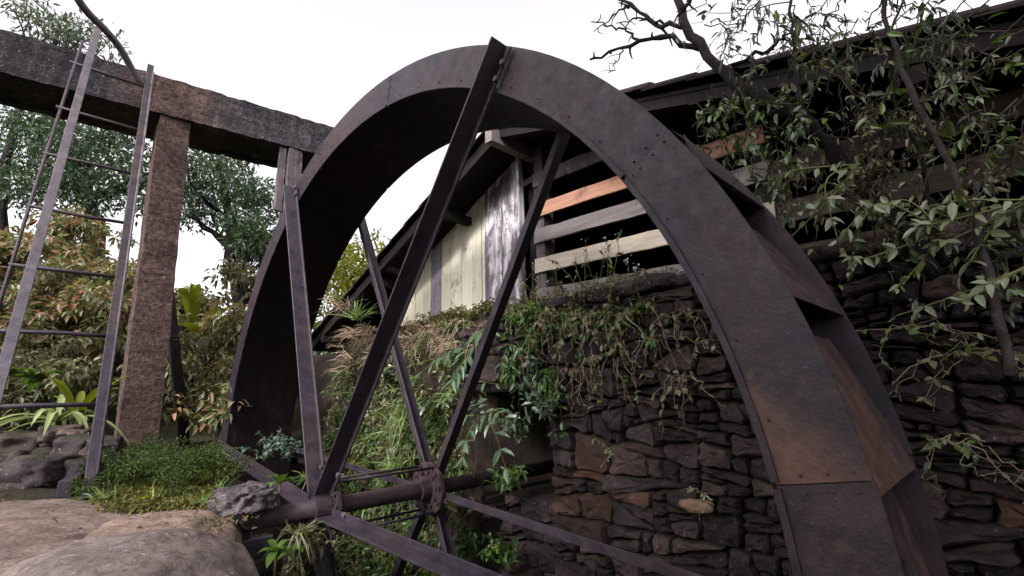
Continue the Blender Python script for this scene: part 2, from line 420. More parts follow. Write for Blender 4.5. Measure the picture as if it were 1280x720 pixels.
M['slat_grey'] = wood_mat('slat_grey', (.13, .11, .11), (.26, .23, .22), axis='x', var=.3)
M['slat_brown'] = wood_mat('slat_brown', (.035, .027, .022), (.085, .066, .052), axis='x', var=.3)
M['slat_tan'] = wood_mat('slat_tan', (.36, .31, .25), (.55, .48, .39), axis='x', var=.2)
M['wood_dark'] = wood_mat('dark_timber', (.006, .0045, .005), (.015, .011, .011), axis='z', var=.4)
M['wood_post'] = wood_mat('post_timber', (.06, .048, .048), (.16, .135, .135), peel=(.34, .31, .32), axis='z', peel_at=(.58, .68), var=.3)
M['tile'] = rock_mat('clay_tile', (.011, .008, .009), (.026, .017, .017), (.045, .031, .028), 6, .6, moss=(.02, .02, .010))
M['bark'] = rock_mat('bark', (.006, .005, .0055), (.014, .0115, .012), (.032, .027, .028), 9, .9)
M['bark_pale'] = rock_mat('bark_pale', (.025, .020, .021), (.055, .045, .046), (.12, .105, .105), 12, .8)
M['twig'] = rock_mat('twig', (.03, .024, .022), (.06, .048, .04), (.10, .085, .068), 14, .5)
M['stem_green'] = leaf_mat('green_stem', [(.10, .11, .04), (.14, .13, .06)], .6, .1)
G = lambda *c: leaf_mat(*c)
M['l_tree'] = leaf_mat('tree_leaf', [(.022, .042, .022), (.038, .062, .031), (.065, .09, .047), (.05, .075, .054)], .42, .35)
M['l_pale'] = leaf_mat('pale_tree_leaf', [(.05, .075, .05), (.09, .11, .07), (.11, .13, .09)], .45, .35)
M['l_croton'] = leaf_mat('croton_leaf', [(.36, .17, .11), (.09, .12, .065), (.28, .26, .13), (.12, .155, .08), (.40, .24, .18), (.08, .11, .055), (.20, .23, .12), (.34, .18, .13), (.11, .14, .075), (.36, .32, .19), (.07, .10, .05)], .4, .4)
M['l_green'] = leaf_mat('green_leaf', [(.05, .10, .035), (.08, .14, .05), (.10, .16, .045), (.06, .10, .05)], .36, .35)
M['l_olive'] = leaf_mat('olive_leaf', [(.08, .09, .048), (.17, .17, .10), (.12, .13, .07), (.27, .25, .16), (.07, .085, .04), (.32, .27, .19)], .45, .35)
M['l_yellow'] = leaf_mat('yellow_green_leaf', [(.16, .17, .04), (.24, .23, .05), (.10, .13, .035), (.20, .19, .07)], .45, .4)
M['l_dark'] = leaf_mat('dark_fern_leaf', [(.022, .045, .022), (.035, .065, .03), (.05, .085, .035)], .5, .3)
M['l_blue'] = leaf_mat('bluish_leaf', [(.07, .11, .10), (.10, .14, .125), (.05, .09, .075)], .45, .3)
M['l_gloss'] = leaf_mat('glossy_leaf', [(.08, .115, .085), (.12, .155, .115), (.09, .14, .08), (.16, .195, .14)], .26, .25, .8)
M['l_vine'] = leaf_mat('vine_leaf', [(.02, .034, .017), (.045, .064, .032), (.12, .18, .05), (.05, .072, .042), (.22, .25, .16), (.035, .055, .026), (.14, .20, .065), (.025, .04, .02)], .30, .3, .8)
M['l_dry'] = leaf_mat('dry_grass', [(.34, .27, .20), (.46, .38, .29), (.22, .16, .12), (.55, .47, .38)], .7, .25)
M['l_grass'] = leaf_mat('grass', [(.13, .20, .08), (.21, .27, .11), (.30, .34, .19), (.10, .15, .065)], .45, .35)
M['l_moss'] = leaf_mat('moss', [(.085, .088, .03), (.135, .13, .045), (.06, .068, .026), (.17, .155, .07)], .8, .3)
M['l_litter'] = leaf_mat('leaf_litter', [(.10, .065, .04), (.16, .11, .07), (.06, .04, .03), (.20, .15, .10)], .8, .15, .15)
M['flower'] = leaf_mat('white_flower', [(.7, .68, .72), (.8, .78, .8), (.55, .55, .75)], .6, .3)
def plain(name, c, rough=.5):
    m, nt, b, o = newmat(name); v = coords(nt)
    nt.links.new(ramp(nt, noise_n(nt, v, 30, 5), [(.3, tuple(q * .75 for q in c)), (.7, c)]), b.inputs['Base Color']); b.inputs['Roughness'].default_value = rough
    return m
M['white'] = plain('white_plastic', (.75, .73, .72))

# ------------------------------------------------------------------ ground
def sm(a, b, x):
    t = np.clip((x - a) / (b - a), 0, 1); return t * t * (3 - 2 * t)
def back_edge(x):
    """y where the retained ground behind the wheel begins"""
    return np.where(x > .66, 1.62, np.where(x > -.12, 2.1, 1.42))
def Hgt(x, y):
    x = np.asarray(x, float); y = np.asarray(y, float)
    led = .05 + .10 * sm(-.6, -3.0, x)
    hill = (2.3 - 1.5 * sm(-.6, 1.6, y)) * sm(-4.4, -8.5, x) + 1.6 * sm(-9, -24, x) + .6 * sm(-4, -12, y) * sm(2, -6, x)
    front = led + hill - .30 * np.exp(-((x - .02) / .26) ** 2 - ((y + .46) / .19) ** 2)
    xs = .10 + .65 * sm(-.66, -1.0, y)
    cam_low = sm(xs, xs + .16, x) * sm(-4.5, -3.2, y)
    front = front * (1 - cam_low) + (-1.0) * cam_low
    # back terrace
    bk = 1.36 + .2 * sm(-1, -4, x) + .8 * sm(3, 12, y)
    be = back_edge(x)
    wleft = .62 - .25 * sm(-.3, -3, x)
    lo = np.where(x > -.12, .06, wleft)
    u = sm(0, 1, (y - (be - lo)) / lo)
    pit = -2.9
    prof = pit + (bk - pit) * u
    ed = -.26 - .12 * sm(.6, 1.0, x)
    fr = sm(ed, ed + .14, y)
    z_in = front * (1 - fr) + prof * fr
    # left end: ground beside the wheel
    outside = front * (1 - sm(.9, 2.0, y)) + bk * .85 * sm(.9, 2.0, y) + hill * .2
    e = sm(-2.95, -3.25, x)
    z = z_in * (1 - e) + outside * e
    rr = sm(4.0, 4.6, x) * sm(-.3, .4, y)
    z = z * (1 - rr) + 1.4 * rr
    return z
def hz(x, y): return float(Hgt(np.array([x]), np.array([y]))[0])
gx = np.unique(np.concatenate([np.linspace(-90, -12, 27), np.linspace(-12, -4, 41), np.linspace(-4, 5, 150), np.linspace(5, 90, 27)]))
gy = np.unique(np.concatenate([np.linspace(-90, -5, 22), np.linspace(-5, -.6, 50), np.linspace(-.6, 2.4, 90), np.linspace(2.4, 8, 18), np.linspace(8, 90, 22)]))
GX, GY = np.meshgrid(gx, gy, indexing='ij')
GZ = Hgt(GX, GY)
for i in range(GX.shape[0]):
    for j in range(GX.shape[1]):
        GZ[i, j] += .035 * noise.noise((GX[i, j] * 3, GY[i, j] * 3, 0)) + .015 * noise.noise((GX[i, j] * 11, GY[i, j] * 11, 3))
g = MB()
ny = len(gy)
g.add(np.stack([GX, GY, GZ], -1).reshape(-1, 3),
      [(i * ny + j, (i + 1) * ny + j, (i + 1) * ny + j + 1, i * ny + j + 1) for i in range(len(gx) - 1) for j in range(ny - 1)])
tag(g.build('ground', M['ground'], smooth=True), kind='structure')

# ------------------------------------------------------------------ water wheel
R, RI, W = 2.75, 2.539, 0.587
NSEG, SEAM = 15, 8.9
wheel = thing('water_wheel', 'huge rusty steel overshot water wheel with wide rim and angle iron spokes', 'water wheel', (0, .29, -R))
def sector(mb, a0, a1, r0, r1, y0, y1, n=12):
    vs = []
    for i in range(n + 1):
        a = math.radians(a0 + (a1 - a0) * i / n); c, s = math.cos(a), math.sin(a)
        vs += [(r0 * c, y0, r0 * s), (r1 * c, y0, r1 * s), (r1 * c, y1, r1 * s), (r0 * c, y1, r0 * s)]
    f = []
    for i in range(n):
        o = i * 4
        for k in range(4): f.append((o + (k + 1) % 4, o + k, o + 4 + k, o + 4 + (k + 1) % 4))
    f += [(0, 1, 2, 3), (n * 4 + 3, n * 4 + 2, n * 4 + 1, n * 4)]
    return mb.add(vs, f)
for side in (0, 1):
    for k in range(NSEG):
        a0 = SEAM + 24 * k + .02; a1 = a0 + 23.94
        yy = (-.004 if side == 0 else W - .004) + random.uniform(-.0025, .0025)
        mb = sector(MB(), a0, a1, RI - .004, R + random.uniform(-.004, .004), yy - .004, yy + .004)
        p_ = mb.build('shroud_plate', M['wedge'] if (side == 0 and k == 0) else M['shroud'], wheel)
        if side == 0 and k == 0: p_['label'] = 'near rim plate with an orange rust wedge'
    for k in range(NSEG):               # inner angle along the rim's edge
        a0 = SEAM + 24 * k + .2
        ya = (-.018, -.0102) if side == 0 else (W + .0035, W + .012)
        sector(MB(), a0, a0 + 23.6, RI - .012, RI + .008, ya[0], ya[1]).build('rim_angle', M['shroud'], wheel)
for k in range(72):
    q = math.radians(2.5 + 5 * k); c = A((RI + .028) * math.cos(q), -.012, (RI + .028) * math.sin(q))
    MB().tube([c + A(0, -.003, 0), c + A(0, .002, 0)], [.0025, .0042], 6).build('rivet', M['axle'], wheel)
for k in range(NSEG):
    for dq in (-.45, .45):
        for rr in (2.60, 2.66, 2.715):
            q = math.radians(SEAM + 24 * k + dq); c = A(rr * math.cos(q), -.012, rr * math.sin(q))
            MB().tube([c + A(0, -.003, 0), c + A(0, .002, 0)], [.003, .005], 6).build('rivet', M['axle'], wheel)
sector(MB(), 0, 360, RI - .014, RI - .006, -.006, W - .001, 240).build('sole_plate', M['sole'], wheel, smooth=False)
NB = 34
for k in range(NB):
    a = 8.1 + 360 / NB * k
    mb = MB(); pr = [(R - .004, a), (R - .032, a + 3.0), (R - .060, a + 6.4), (R - .082, a + 9.4), (RI, a + 9.8)]
    vs = []
    for r_, an in pr:
        q = math.radians(an)
        for t in (0, .006):
            for y in (.004, W - .012): vs.append(((r_ - t) * math.cos(q), y, (r_ - t) * math.sin(q)))
    f = []
    for i in range(len(pr) - 1):
        o = i * 4
        f += [(o, o + 1, o + 5, o + 4), (o + 3, o + 2, o + 6, o + 7), (o + 2, o, o + 4, o + 6), (o + 1, o + 3, o + 7, o + 5)]
    f.append((1, 0, 2, 3))
    mb.add(vs, f).build('bucket_plate', M['bucket'] if k == 0 else M['axle'], wheel)
# hubs and axle
axle = MB().tube([(0, -.56, 0), (0, .3, 0), (0, 2.02, 0)], .052, 24).build('axle', M['axle'], wheel, smooth=True)
for yc, nm in ((-.071, 0), (W + .035, 1)):
    mb = MB().tube([(0, yc, 0), (0, yc + .022, 0)], .13 if nm == 0 else .185, 10)
    mb.build('hub_flange', M['axle'], wheel)
    MB().tube([(0, yc - (.10 if nm == 0 else .07), 0), (0, yc + .06, 0)], .074, 20).build('hub_collar', M['axle'], wheel, smooth=False)
    for k in range(10):
        q = math.radians(36 * k + 9)
        for rr in ((.112,) if nm == 0 else (.155, .115)):
            c = A(rr * math.cos(q), yc - .016, rr * math.sin(q))
            MB().tube([c, c + A(0, .02, 0)], .015, 6).build('bolt', M['black_metal'], wheel)
for q in (62, 122, 242, 302):
    q = math.radians(q); c = A(.165 * math.cos(q), 0, .165 * math.sin(q))
    MB().tube([c + A(0, -.05, 0), c + A(0, W + .06, 0)], .009, 8).build('tie_rod', M['black_metal'], wheel, smooth=True)
# spokes: three angle irons on each side, crossing at the hub
def spoke(ang, y_plate, lip_dir, r_in, r_out, w, off, dish=.05):
    q = math.radians(ang); d = A(math.cos(q), 0, math.sin(q)); n = A(-math.sin(q), 0, math.cos(q))
    mb = MB(); t = .012
    a_, b_ = d * r_in + A(0, lip_dir * dish, 0), d * r_out
    yp = A(0, y_plate, 0)
    s = 1 if off > 0 else -1
    wf = .048; fo = n * s * (w / 2 - wf / 2)
    mb.beam(a_ + yp + fo, b_ + yp + fo, wf, t, up=(0, 1, 0))                         # flange flat on the rim
    c = n * s * (w / 2 - t / 2) + A(0, y_plate + lip_dir * (t / 2 + w / 2), 0)
    mb.beam(a_ + c, b_ + c, t, w, up=(0, 1, 0))                                      # outstanding flange
    return mb
for ang, r1, off in ((-1.5, 2.70, -1), (175.0, 2.66, 1), (54.5, 2.74, 1), (234.5, 2.72, -1), (114.5, 2.70, 1), (294.5, 2.72, -1)):
    mb = spoke(ang, -.030, -1, .07, r1, .088, off)
    sp = mb.build('spoke', M['spoke'], wheel, bevel=.002)
    q = math.radians(ang)
    for rr in (2.58, 2.66, .24):
        c = A(rr * math.cos(q), -.036 - .05 * (2.7 - rr) / 2.63, rr * math.sin(q))
        MB().tube([c + A(0, -.016, 0), c], .014, 6).build('bolt', M['grey_metal'], sp)
for ang, r1, off in ((-3, 2.7, -1), (177, 2.7, 1), (57.5, 2.72, 1), (237, 2.72, -1), (117.5, 2.7, 1), (297, 2.72, -1)):
    spoke(ang, W + .026, 1, .07, r1, .092, off).build('spoke', M['spoke'], wheel, bevel=.002)

# ------------------------------------------------------------------ near bearing on the ledge
br = thing('bearing_block', 'dark steel pillow block under the outer end of the axle', 'bearing block', (0, -.5, -.2))
MB().box((0, -.5, -.115), (.24, .17, .10)).build('base_plate', M['black_metal'], br, bevel=.006)
MB().box((-.01, -.5, -.20), (.34, .22, .07)).build('footing', M['darkrock'], br, bevel=.01)

# ------------------------------------------------------------------ rocks
def rock_mb(c, size, sub=4, rough=.22, seed=0, rot=0.0, cut=None, freq=1.6):
    bm = bmesh.new(); bmesh.ops.create_icosphere(bm, subdivisions=sub, radius=1.0)
    c = A(*c); ca, sa = math.cos(rot), math.sin(rot)
    vs = []
    for v in bm.verts:
        n = v.co.normalized(); p = A(*n)
        p = np.sign(p) * np.abs(p) ** .72                     # squarish
        d = 1 + rough * noise.fractal(Vector(n) * freq + Vector((seed * 7.3, seed * 3.1, seed)), .8, 2.1, 4)
        cell = noise.cell(Vector(n) * 1.7 + Vector((seed, 0, 0)))
        p = p * (d + .05 * rough * cell)
        p = p * np.array(size) / 2
        vs.append(A(p[0] * ca - p[1] * sa, p[0] * sa + p[1] * ca, p[2]) + c)
    f = [tuple(v.index for v in q.verts) for q in bm.faces]; bm.free()
    return MB().add(vs, f)
tag(rock_mb((-.02, -.53, .10), (.25, .27, .15), 5, .38, 3, .3, freq=2.0).build('cap_stone', M['capstone'], loc=(0, -.52, .03), smooth=True),
    'rough grey cap stone lying on top of the axle end', 'stone')
tag(rock_mb((1.05, -1.16, -.18), (.98, .80, .80), 6, .10, 5, -.2, freq=1.0).build('boulder', M['boulder'], loc=(.95, -1.2, -.6), smooth=True),
    'smooth rounded tan granite boulder beside the bearing block', 'boulder')
tag(rock_mb((-.35, -1.72, -.10), (2.6, 1.75, .44), 6, .06, 9, .12, freq=1.6).build('rock_slab', M['slab'], loc=(-.3, -1.5, -.3), smooth=True),
    'flat pinkish rock slab in front of the ladder foot', 'rock')
tag(rock_mb((.18, -1.02, -.13), (1.5, .80, .46), 6, .07, 14, -.35, freq=1.5).build('rock_slab', M['slab'], loc=(.2, -1.05, -.4), smooth=True),
    'low tan rock slab between the rounded boulder and the mossy ledge', 'rock')
# rubble pile behind the ladder
rub = [(20, 560, .30, .22, .16), (62, 590, .42, .3, .16), (95, 560, .26, .2, .13), (118, 590, .25, .2, .15), (30, 600, .4, .3, .14), (75, 545, .22, .16, .10), (100, 538, .24, .16, .07), (48, 575, .2, .2, .1), (5, 590, .3, .3, .2), (130, 560, .2, .2, .12)]
for i, (px, py, a, b, c) in enumerate(rub):
    P = atd(px, py, 3.75 - (py - 540) * .008)
    o = rock_mb(P, (b * 1.3, a * 1.3, c * 1.5), 4, .26, 20 + i, i * .7, freq=1.9).build('rubble_stone', M['darkrock'], loc=tuple(P - A(0, 0, c * .5)), smooth=True)
    tag(o, 'dark rubble stone in the low heap behind the ladder', 'stone', 'rubble stones heaped behind the ladder')
ped = MB()
P0 = atd(70, 590, 3.9)
tag(rock_mb(P0 + A(-.1, 0, -.28), (.9, 1.3, .5), 4, .2, 44).build('earth_mound', M['darkrock'], loc=tuple(P0 + A(0, 0, -.5)), smooth=True), 'dark earth mound under the rubble heap', 'mound')

# ------------------------------------------------------------------ dry stone wall behind the wheel
def split_poly(P, area_of, depth=0):
    P = np.array(P); x, z = P[:, 0], P[:, 1]
    ar = .5 * abs(np.dot(x, np.roll(z, -1)) - np.dot(z, np.roll(x, -1)))
    if ar < area_of(P.mean(0)) or depth > 12: return [P]
    w, h = np.ptp(x), np.ptp(z)
    vert = w > 1.75 * h * random.uniform(.75, 1.3)
    th = (PI / 2 if vert else 0) + random.gauss(0, .16)
    d = A(math.cos(th), math.sin(th)); n = A(-d[1], d[0])
    c = P.mean(0) + A(random.uniform(-.2, .2) * w, random.uniform(-.2, .2) * h)
    sdist = (P - c) @ n
    a, b = [], []
    for i in range(len(P)):
        j = (i + 1) % len(P)
        if sdist[i] >= 0: a.append(P[i])
        else: b.append(P[i])
        if (sdist[i] >= 0) != (sdist[j] >= 0):
            t = sdist[i] / (sdist[i] - sdist[j]); q = P[i] + (P[j] - P[i]) * t; a.append(q); b.append(q)
    if len(a) < 3 or len(b) < 3: return [P]
    return split_poly(a, area_of, depth + 1) + split_poly(b, area_of, depth + 1)
def stone_mb(P, y0, depth=.16, joint=.0045, bulge=.022, mb=None):
    P = np.array(P); c = P.mean(0)
    size = math.sqrt(max(np.ptp(P[:, 0]) * np.ptp(P[:, 1]), 1e-5))
    Q = []
    for i in range(len(P)):                                  # rounded corners, wobbly edges
        j = (i + 1) % len(P); e = P[j] - P[i]
        if np.linalg.norm(e) < .012: continue
        for t in ((.10, .36, .64, .90) if np.linalg.norm(e) > .16 else ((.14, .5, .86) if np.linalg.norm(e) > .07 else (.2, .8))):
            Q.append(P[i] + e * t + RNG.normal(0, .005, 2))
    Q = np.array(Q)
    if len(Q) < 4: return None
    n = len(Q); off = Q - c
    ln = np.linalg.norm(off, axis=1, keepdims=True)
    yf = y0 + random.uniform(-.022, .020); tx, tz = random.gauss(0, .12), random.gauss(0, .12)
    rings = [(0.0, depth, 1), (0.0, .018, 1), (.009, -.55 * bulge, 1), (.5, -bulge, 0)]
    vs = []
    for k, (ins, dy, fix) in enumerate(rings):
        sc = (1 - (joint + ins) / np.maximum(ln, .03)) if fix else (1 - ins)
        sc = np.maximum(sc, .2)
        q = c + off * sc
        jit = RNG.normal(0, (.003, .003, .005, .008)[k], n)
        for m in range(n): vs.append((q[m, 0], yf + dy + (0 if k == 0 else jit[m] + tx * (q[m, 0] - c[0]) + tz * (q[m, 1] - c[1])), q[m, 1]))
    f = [(k * n + m, k * n + (m + 1) % n, (k + 1) * n + (m + 1) % n, (k + 1) * n + m) for k in range(3) for m in range(n)]
    vs.append((c[0], yf - bulge * random.uniform(.6, 1.2), c[1])); f += [(3 * n + m, 3 * n + (m + 1) % n, 4 * n) for m in range(n)]
    mb = mb or MB()
    bm = bmesh.new(); bv = [bm.verts.new(q) for q in vs]
    for q in f: bm.faces.new([bv[i] for i in q])
    bmesh.ops.subdivide_edges(bm, edges=bm.edges[:], cuts=1, use_grid_fill=True, smooth=.15)
    bm.verts.index_update(); out = []
    sd = random.uniform(0, 50)
    for q in bm.verts:
        p = q.co * 13 + Vector((sd, sd, 0))
        out.append((q.co.x + .004 * noise.noise(p * 2), q.co.y + (.009 * noise.fractal(p, .7, 2.0, 4) if q.co.y < y0 + .06 else 0), q.co.z + .004 * noise.noise(p * 2 + Vector((9, 0, 0)))))
    ff = [tuple(q.index for q in fc.verts) for fc in bm.faces]; bm.free()
    return mb.add(out, ff)
WY = 1.2
wall = thing('dry_stone_wall', 'dark dry stone retaining wall of rough flat stones behind the wheel', 'wall', (2.0, WY, -2.9))
def area_of(c):
    k = 1.0 if c[0] < 2.1 else .55
    return min(max(random.lognormvariate(math.log(.021 * k), .75), .004), .085 * k)
WT = 1.22
polys = split_poly([(.66, -.85), (3.55, -.85), (3.55, WT), (.66, WT)], area_of)
polys += split_poly([(-.35, .72), (.66, .72), (.66, WT - .03), (-.35, WT - .03)], area_of)
polys += split_poly([(-.45, -1.6), (.655, -1.6), (.655, -.12), (-.45, -.12)], lambda c: area_of(c) * 1.3)
polys.sort(key=lambda P: -np.ptp(P[:, 0]) * np.ptp(P[:, 1]))
rest = MB()
for i, P in enumerate(polys):
    c = P.mean(0)
    if i < 298:
        mb = stone_mb(P, WY + (.16 if (c[0] < .655 and c[1] < 0) else 0))
        if mb is None: continue
        ora = (.66 < c[0] < 1.05 and -.25 < c[1] < .18 and np.ptp(P[:, 0]) > .16) or random.random() < .03
        s = mb.build('stone', M['stone_orange'] if ora else M['stone'], wall, smooth='angle')
        if ora: s['label'] = 'rusty orange stone in the wall'
    else: stone_mb(P, WY, mb=rest)
low = split_poly([(.66, -2.95), (4.3, -2.95), (4.3, -.86), (.66, -.86)], lambda c: .12) + split_poly([(3.56, -.85), (4.3, -.85), (4.3, WT), (3.56, WT)], lambda c: .1)
for P in low: stone_mb(P, WY, mb=rest)
# cheeks of the axle recess
for P in split_poly([(1.23, -2.9), (2.06, -2.9), (2.06, .70), (1.23, .70)], lambda c: random.uniform(.02, .07)):
    m2 = stone_mb(P, 0)
    if m2 is None: continue
    v = m2.V[0]; v2 = np.c_[.66 + v[:, 1], v[:, 0], v[:, 2]]
    rest.add(v2, m2.F)
rest.build('small_stones', M['stone'], wall, smooth='angle', kind='stuff')
core = MB()
core.box((2.49, 1.47, -.86), (3.62, .36, 4.08)); core.box((.14, 1.75, .99), (1.05, .82, .40))
core.box((.10, 1.72, -1.55), (1.10, .55, 2.85))
core.build('core', M['joint'], wall)
MB().box((.2, 1.62, .70), (1.2, .85, .10)).build('lintel', M['stone'], wall, bevel=.02)
p872 = at(872, 632, 'y', WY - .06)
o = rock_mb(p872, (.17, .10, .06), 3, .3, 61, 0).build('stone', M['stone_tan'], wall, smooth=True); o['label'] = 'pale tan broken stone jutting from the wall'
for i, (px, py, s_) in enumerate(((595, 545, 1), (745, 622, 0), (835, 565, 0))): pass

# coping stones on the wall top
for i in range(14):
    x = .75 + i * .20 + random.uniform(-.04, .04)
    if i >= 13: break
    o = rock_mb((x, WY + .08 + random.uniform(-.03, .03), WT + .03 + random.uniform(0, .03)), (.27, .26, .10), 3, .25, 70 + i, random.uniform(-.3, .3)).build('coping_stone', M['darkrock'], wall, smooth=True)

# ------------------------------------------------------------------ shed on the wall
SY = 1.5          # gable wall plane
VY = 1.05          # verge plane
AX, AZ = .25, 2.88
SL, SR = .41, .290
def roof_z(x): return AZ - SL * (AX - x) if x < AX else AZ - SR * (x - AX)
XL, XR = -3.6, 4.6
shed = thing('wooden_shed', 'old open timber shed with cream planks, wide slats and tiled gable roof', 'shed', (.5, 3.0, 1.3))
RB = 6.5
for (xa, xb) in ((XL, AX), (AX, XR)):
    mb = MB(); za, zb = roof_z(xa), roof_z(xb)
    v = [(xa, VY + .05, za - .05), (xb, VY + .05, zb - .05), (xb, RB, zb - .05), (xa, RB, za - .05), (xa, VY + .05, za - .025), (xb, VY + .05, zb - .025), (xb, RB, zb - .025), (xa, RB, za - .025)]
    mb.add(v, [(0, 3, 2, 1), (4, 5, 6, 7), (0, 1, 5, 4), (1, 2, 6, 5), (2, 3, 7, 6), (3, 0, 4, 7)])
    mb.build('roof_deck', M['wood_dark'], shed)
    n = int(round(math.hypot(xb - xa, zb - za) / .30))
    for k in range(n):                                       # tiles in rows, the verge row as single tiles
        t0, t1 = k / n, (k + 1) / n
        if xa == XL: q0, q1 = A(xa + (xb - xa) * t0, 0, 0), A(xa + (xb - xa) * (t1 + .18 / n), 0, 0)
        else: q0, q1 = A(xa + (xb - xa) * (t0 - .18 / n), 0, 0), A(xa + (xb - xa) * t1, 0, 0)
        for q, top in ((q0, 0), (q1, 1)): pass
        lowfirst = (xa == XL)
        z0 = (za + (zb - za) * (q0[0] - xa) / (xb - xa)); z1 = (za + (zb - za) * (q1[0] - xa) / (xb - xa))
        l0, l1 = (.018, .0) if lowfirst else (.0, .018)
        for r_ in range(2):
            yc = VY + .0 + r_ * .26
            mb = MB(); m_ = 6; vs = []
            for (qx, qz) in ((q0[0], z0 + l0 + .012), (q1[0], z1 + l1 + .012)):
                for i in range(m_ + 1):
                    a = PI * i / m_; yy = yc + .13 - .13 * math.cos(a); vs.append((qx, yy, qz + .05 * math.sin(a)))
                for i in range(m_, -1, -1):
                    a = PI * i / m_; yy = yc + .13 - .13 * math.cos(a); vs.append((qx, yy, qz + .05 * math.sin(a) - .016))
            h = 2 * (m_ + 1)
            f = [(i, (i + 1) % h, h + (i + 1) % h, h + i) for i in range(h)] + [tuple(range(h - 1, -1, -1)), tuple(range(h, 2 * h))]
            dz = random.uniform(-.006, .006); v = np.array(vs); v[:, 2] += dz
            mb.add(v, f).build('roof_tile', M['tile'], shed)
    mb = MB()
    v = [(xa, VY + .54, za + .0), (xb, VY + .54, zb), (xb, RB, zb), (xa, RB, za), (xa, VY + .54, za + .05), (xb, VY + .54, zb + .05), (xb, RB, zb + .05), (xa, RB, za + .05)]
    mb.add(v, [(0, 3, 2, 1), (4, 5, 6, 7), (0, 1, 5, 4), (1, 2, 6, 5), (2, 3, 7, 6), (3, 0, 4, 7)])
    mb.build('roof_field', M['tile'], shed)
    # barge board and rafters
    for y, hh in ((VY + .08, .07), (1.72, .10), (2.5, .10), (3.5, .10)):
        MB().beam((xa, y, za - .05 - hh / 2 - .002), (xb, y, zb - .05 - hh / 2 - .002), .05, hh, seg=8, jit=.002).build('barge_board' if y < 1 else 'rafter', M['wood_dark'], shed)
for x in (-3.0, -1.75, -.6):
    z = roof_z(x) - .05 - .145
    MB().beam((x, VY + .02, z), (x, RB, z), .07, .08).build('purlin', M['wood_dark'], shed)
for x in (1.6, 2.9):
    z = roof_z(x) - .05 - .145
    MB().beam((x, VY + .02, z), (x, RB, z), .07, .08).build('purlin', M['wood_dark'], shed)
MB().beam((AX, VY - .04, AZ - .13), (AX, RB, AZ - .13), .08, .12).build('ridge_beam', M['slat_grey'], shed)
# cream planks of the gable wall
x = -2.06; k = 0
while x < -.36:
    w = random.uniform(.145, .185)
    if x + w > -.36: w = -.355 - x
    zt = roof_z(x) - .06; zt2 = roof_z(x + w) - .06; zb = 1.36 + random.uniform(-.02, .02)
    dy = random.uniform(-.006, .006)
    g_ = .004
    v = [(x + g_, SY + dy, zb), (x + w - g_, SY + dy, zb), (x + w - g_, SY + dy, zt2), (x + g_, SY + dy, zt), (x + g_, SY + dy + .02, zb), (x + w - g_, SY + dy + .02, zb), (x + w - g_, SY + dy + .02, zt2), (x + g_, SY + dy + .02, zt)]
    MB().add(v, [(0, 1, 2, 3), (7, 6, 5, 4), (0, 4, 5, 1), (1, 5, 6, 2), (2, 6, 7, 3), (3, 7, 4, 0)]).build('plank', M['plank_violet'] if k in (0, 5) else M['plank_cream'], shed, bevel=.002)
    x += w; k += 1
for (xa, xb) in ((-.35, -.115), (-.105, .13)):
    v = [(xa, SY - .022, 1.34), (xb, SY - .022, 1.34), (xb, SY - .022, roof_z(xb) - .07), (xa, SY - .022, roof_z(xa) - .07), (xa, SY + .012, 1.34), (xb, SY + .012, 1.34), (xb, SY + .012, roof_z(xb) - .07), (xa, SY + .012, roof_z(xa) - .07)]
    o = MB().add(v, [(0, 1, 2, 3), (7, 6, 5, 4), (0, 4, 5, 1), (1, 5, 6, 2), (2, 6, 7, 3), (3, 7, 4, 0)]).build('plank', M['plank_grey'], shed, bevel=.003)
    o['label'] = 'wide grey plank with peeling white paint'
MB().beam((.150, SY - .03, 1.3), (.150, SY - .03, 2.76), .035, .06, up=(0, 1, 0), seg=8, jit=.002).build('corner_strip', M['plank_grey'], shed)
MB().beam((.34, SY + .07, 1.28), (.34, SY + .07, 2.79), .10, .12, up=(0, 1, 0), seg=8, jit=.003).build('post', M['wood_post'], shed)
MB().beam((.22, SY + .09, 1.28), (.22, SY + .09, 2.79), .10, .06, up=(0, 1, 0), seg=8, jit=.003).build('post', M['wood_dark'], shed)
MB().beam((2.15, SY + .07, 1.28), (2.15, SY + .07, 2.28), .12, .12, up=(0, 1, 0)).build('post', M['wood_dark'], shed)
MB().beam((3.7, SY + .07, 1.28), (3.7, SY + .07, 1.82), .12, .12, up=(0, 1, 0)).build('post', M['wood_dark'], shed)
MB().beam((.12, SY - .02, 2.46), (.40, SY + .3, 2.72), .045, .05).build('brace', M['slat_grey'], shed)
for zc, h, mt, lb in ((2.155, .115, 'slat_orange', 'orange brown wall slat'), (1.925, .12, 'slat_grey', None), (1.665, .125, 'slat_tan', 'pale tan wall slat'), (1.40, .12, 'slat_grey', None), (2.44, .12, 'wood_post', None)):
    xe = 2.18 if zc < 2.3 else 1.35
    n = 14
    o = MB().beam((.30, SY - .012, zc + .02), (xe, SY - .012, zc - .05 * (xe - .3) / 1.5 + .02), .024, h, seg=n, jit=.0025).build('slat', M[mt], shed, bevel=.002)
    if lb: o['label'] = lb
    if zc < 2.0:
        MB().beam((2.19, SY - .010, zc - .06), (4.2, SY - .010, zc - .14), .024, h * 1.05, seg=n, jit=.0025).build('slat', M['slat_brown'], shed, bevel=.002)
# inside: rear and side boarding, floor
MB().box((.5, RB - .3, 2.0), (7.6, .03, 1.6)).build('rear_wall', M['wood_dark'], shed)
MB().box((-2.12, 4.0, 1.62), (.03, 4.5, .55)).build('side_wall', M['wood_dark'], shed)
MB().box((1.1, 4.0, 1.47), (6.2, 4.4, .03)).build('floor_boards', M['wood_dark'], shed)
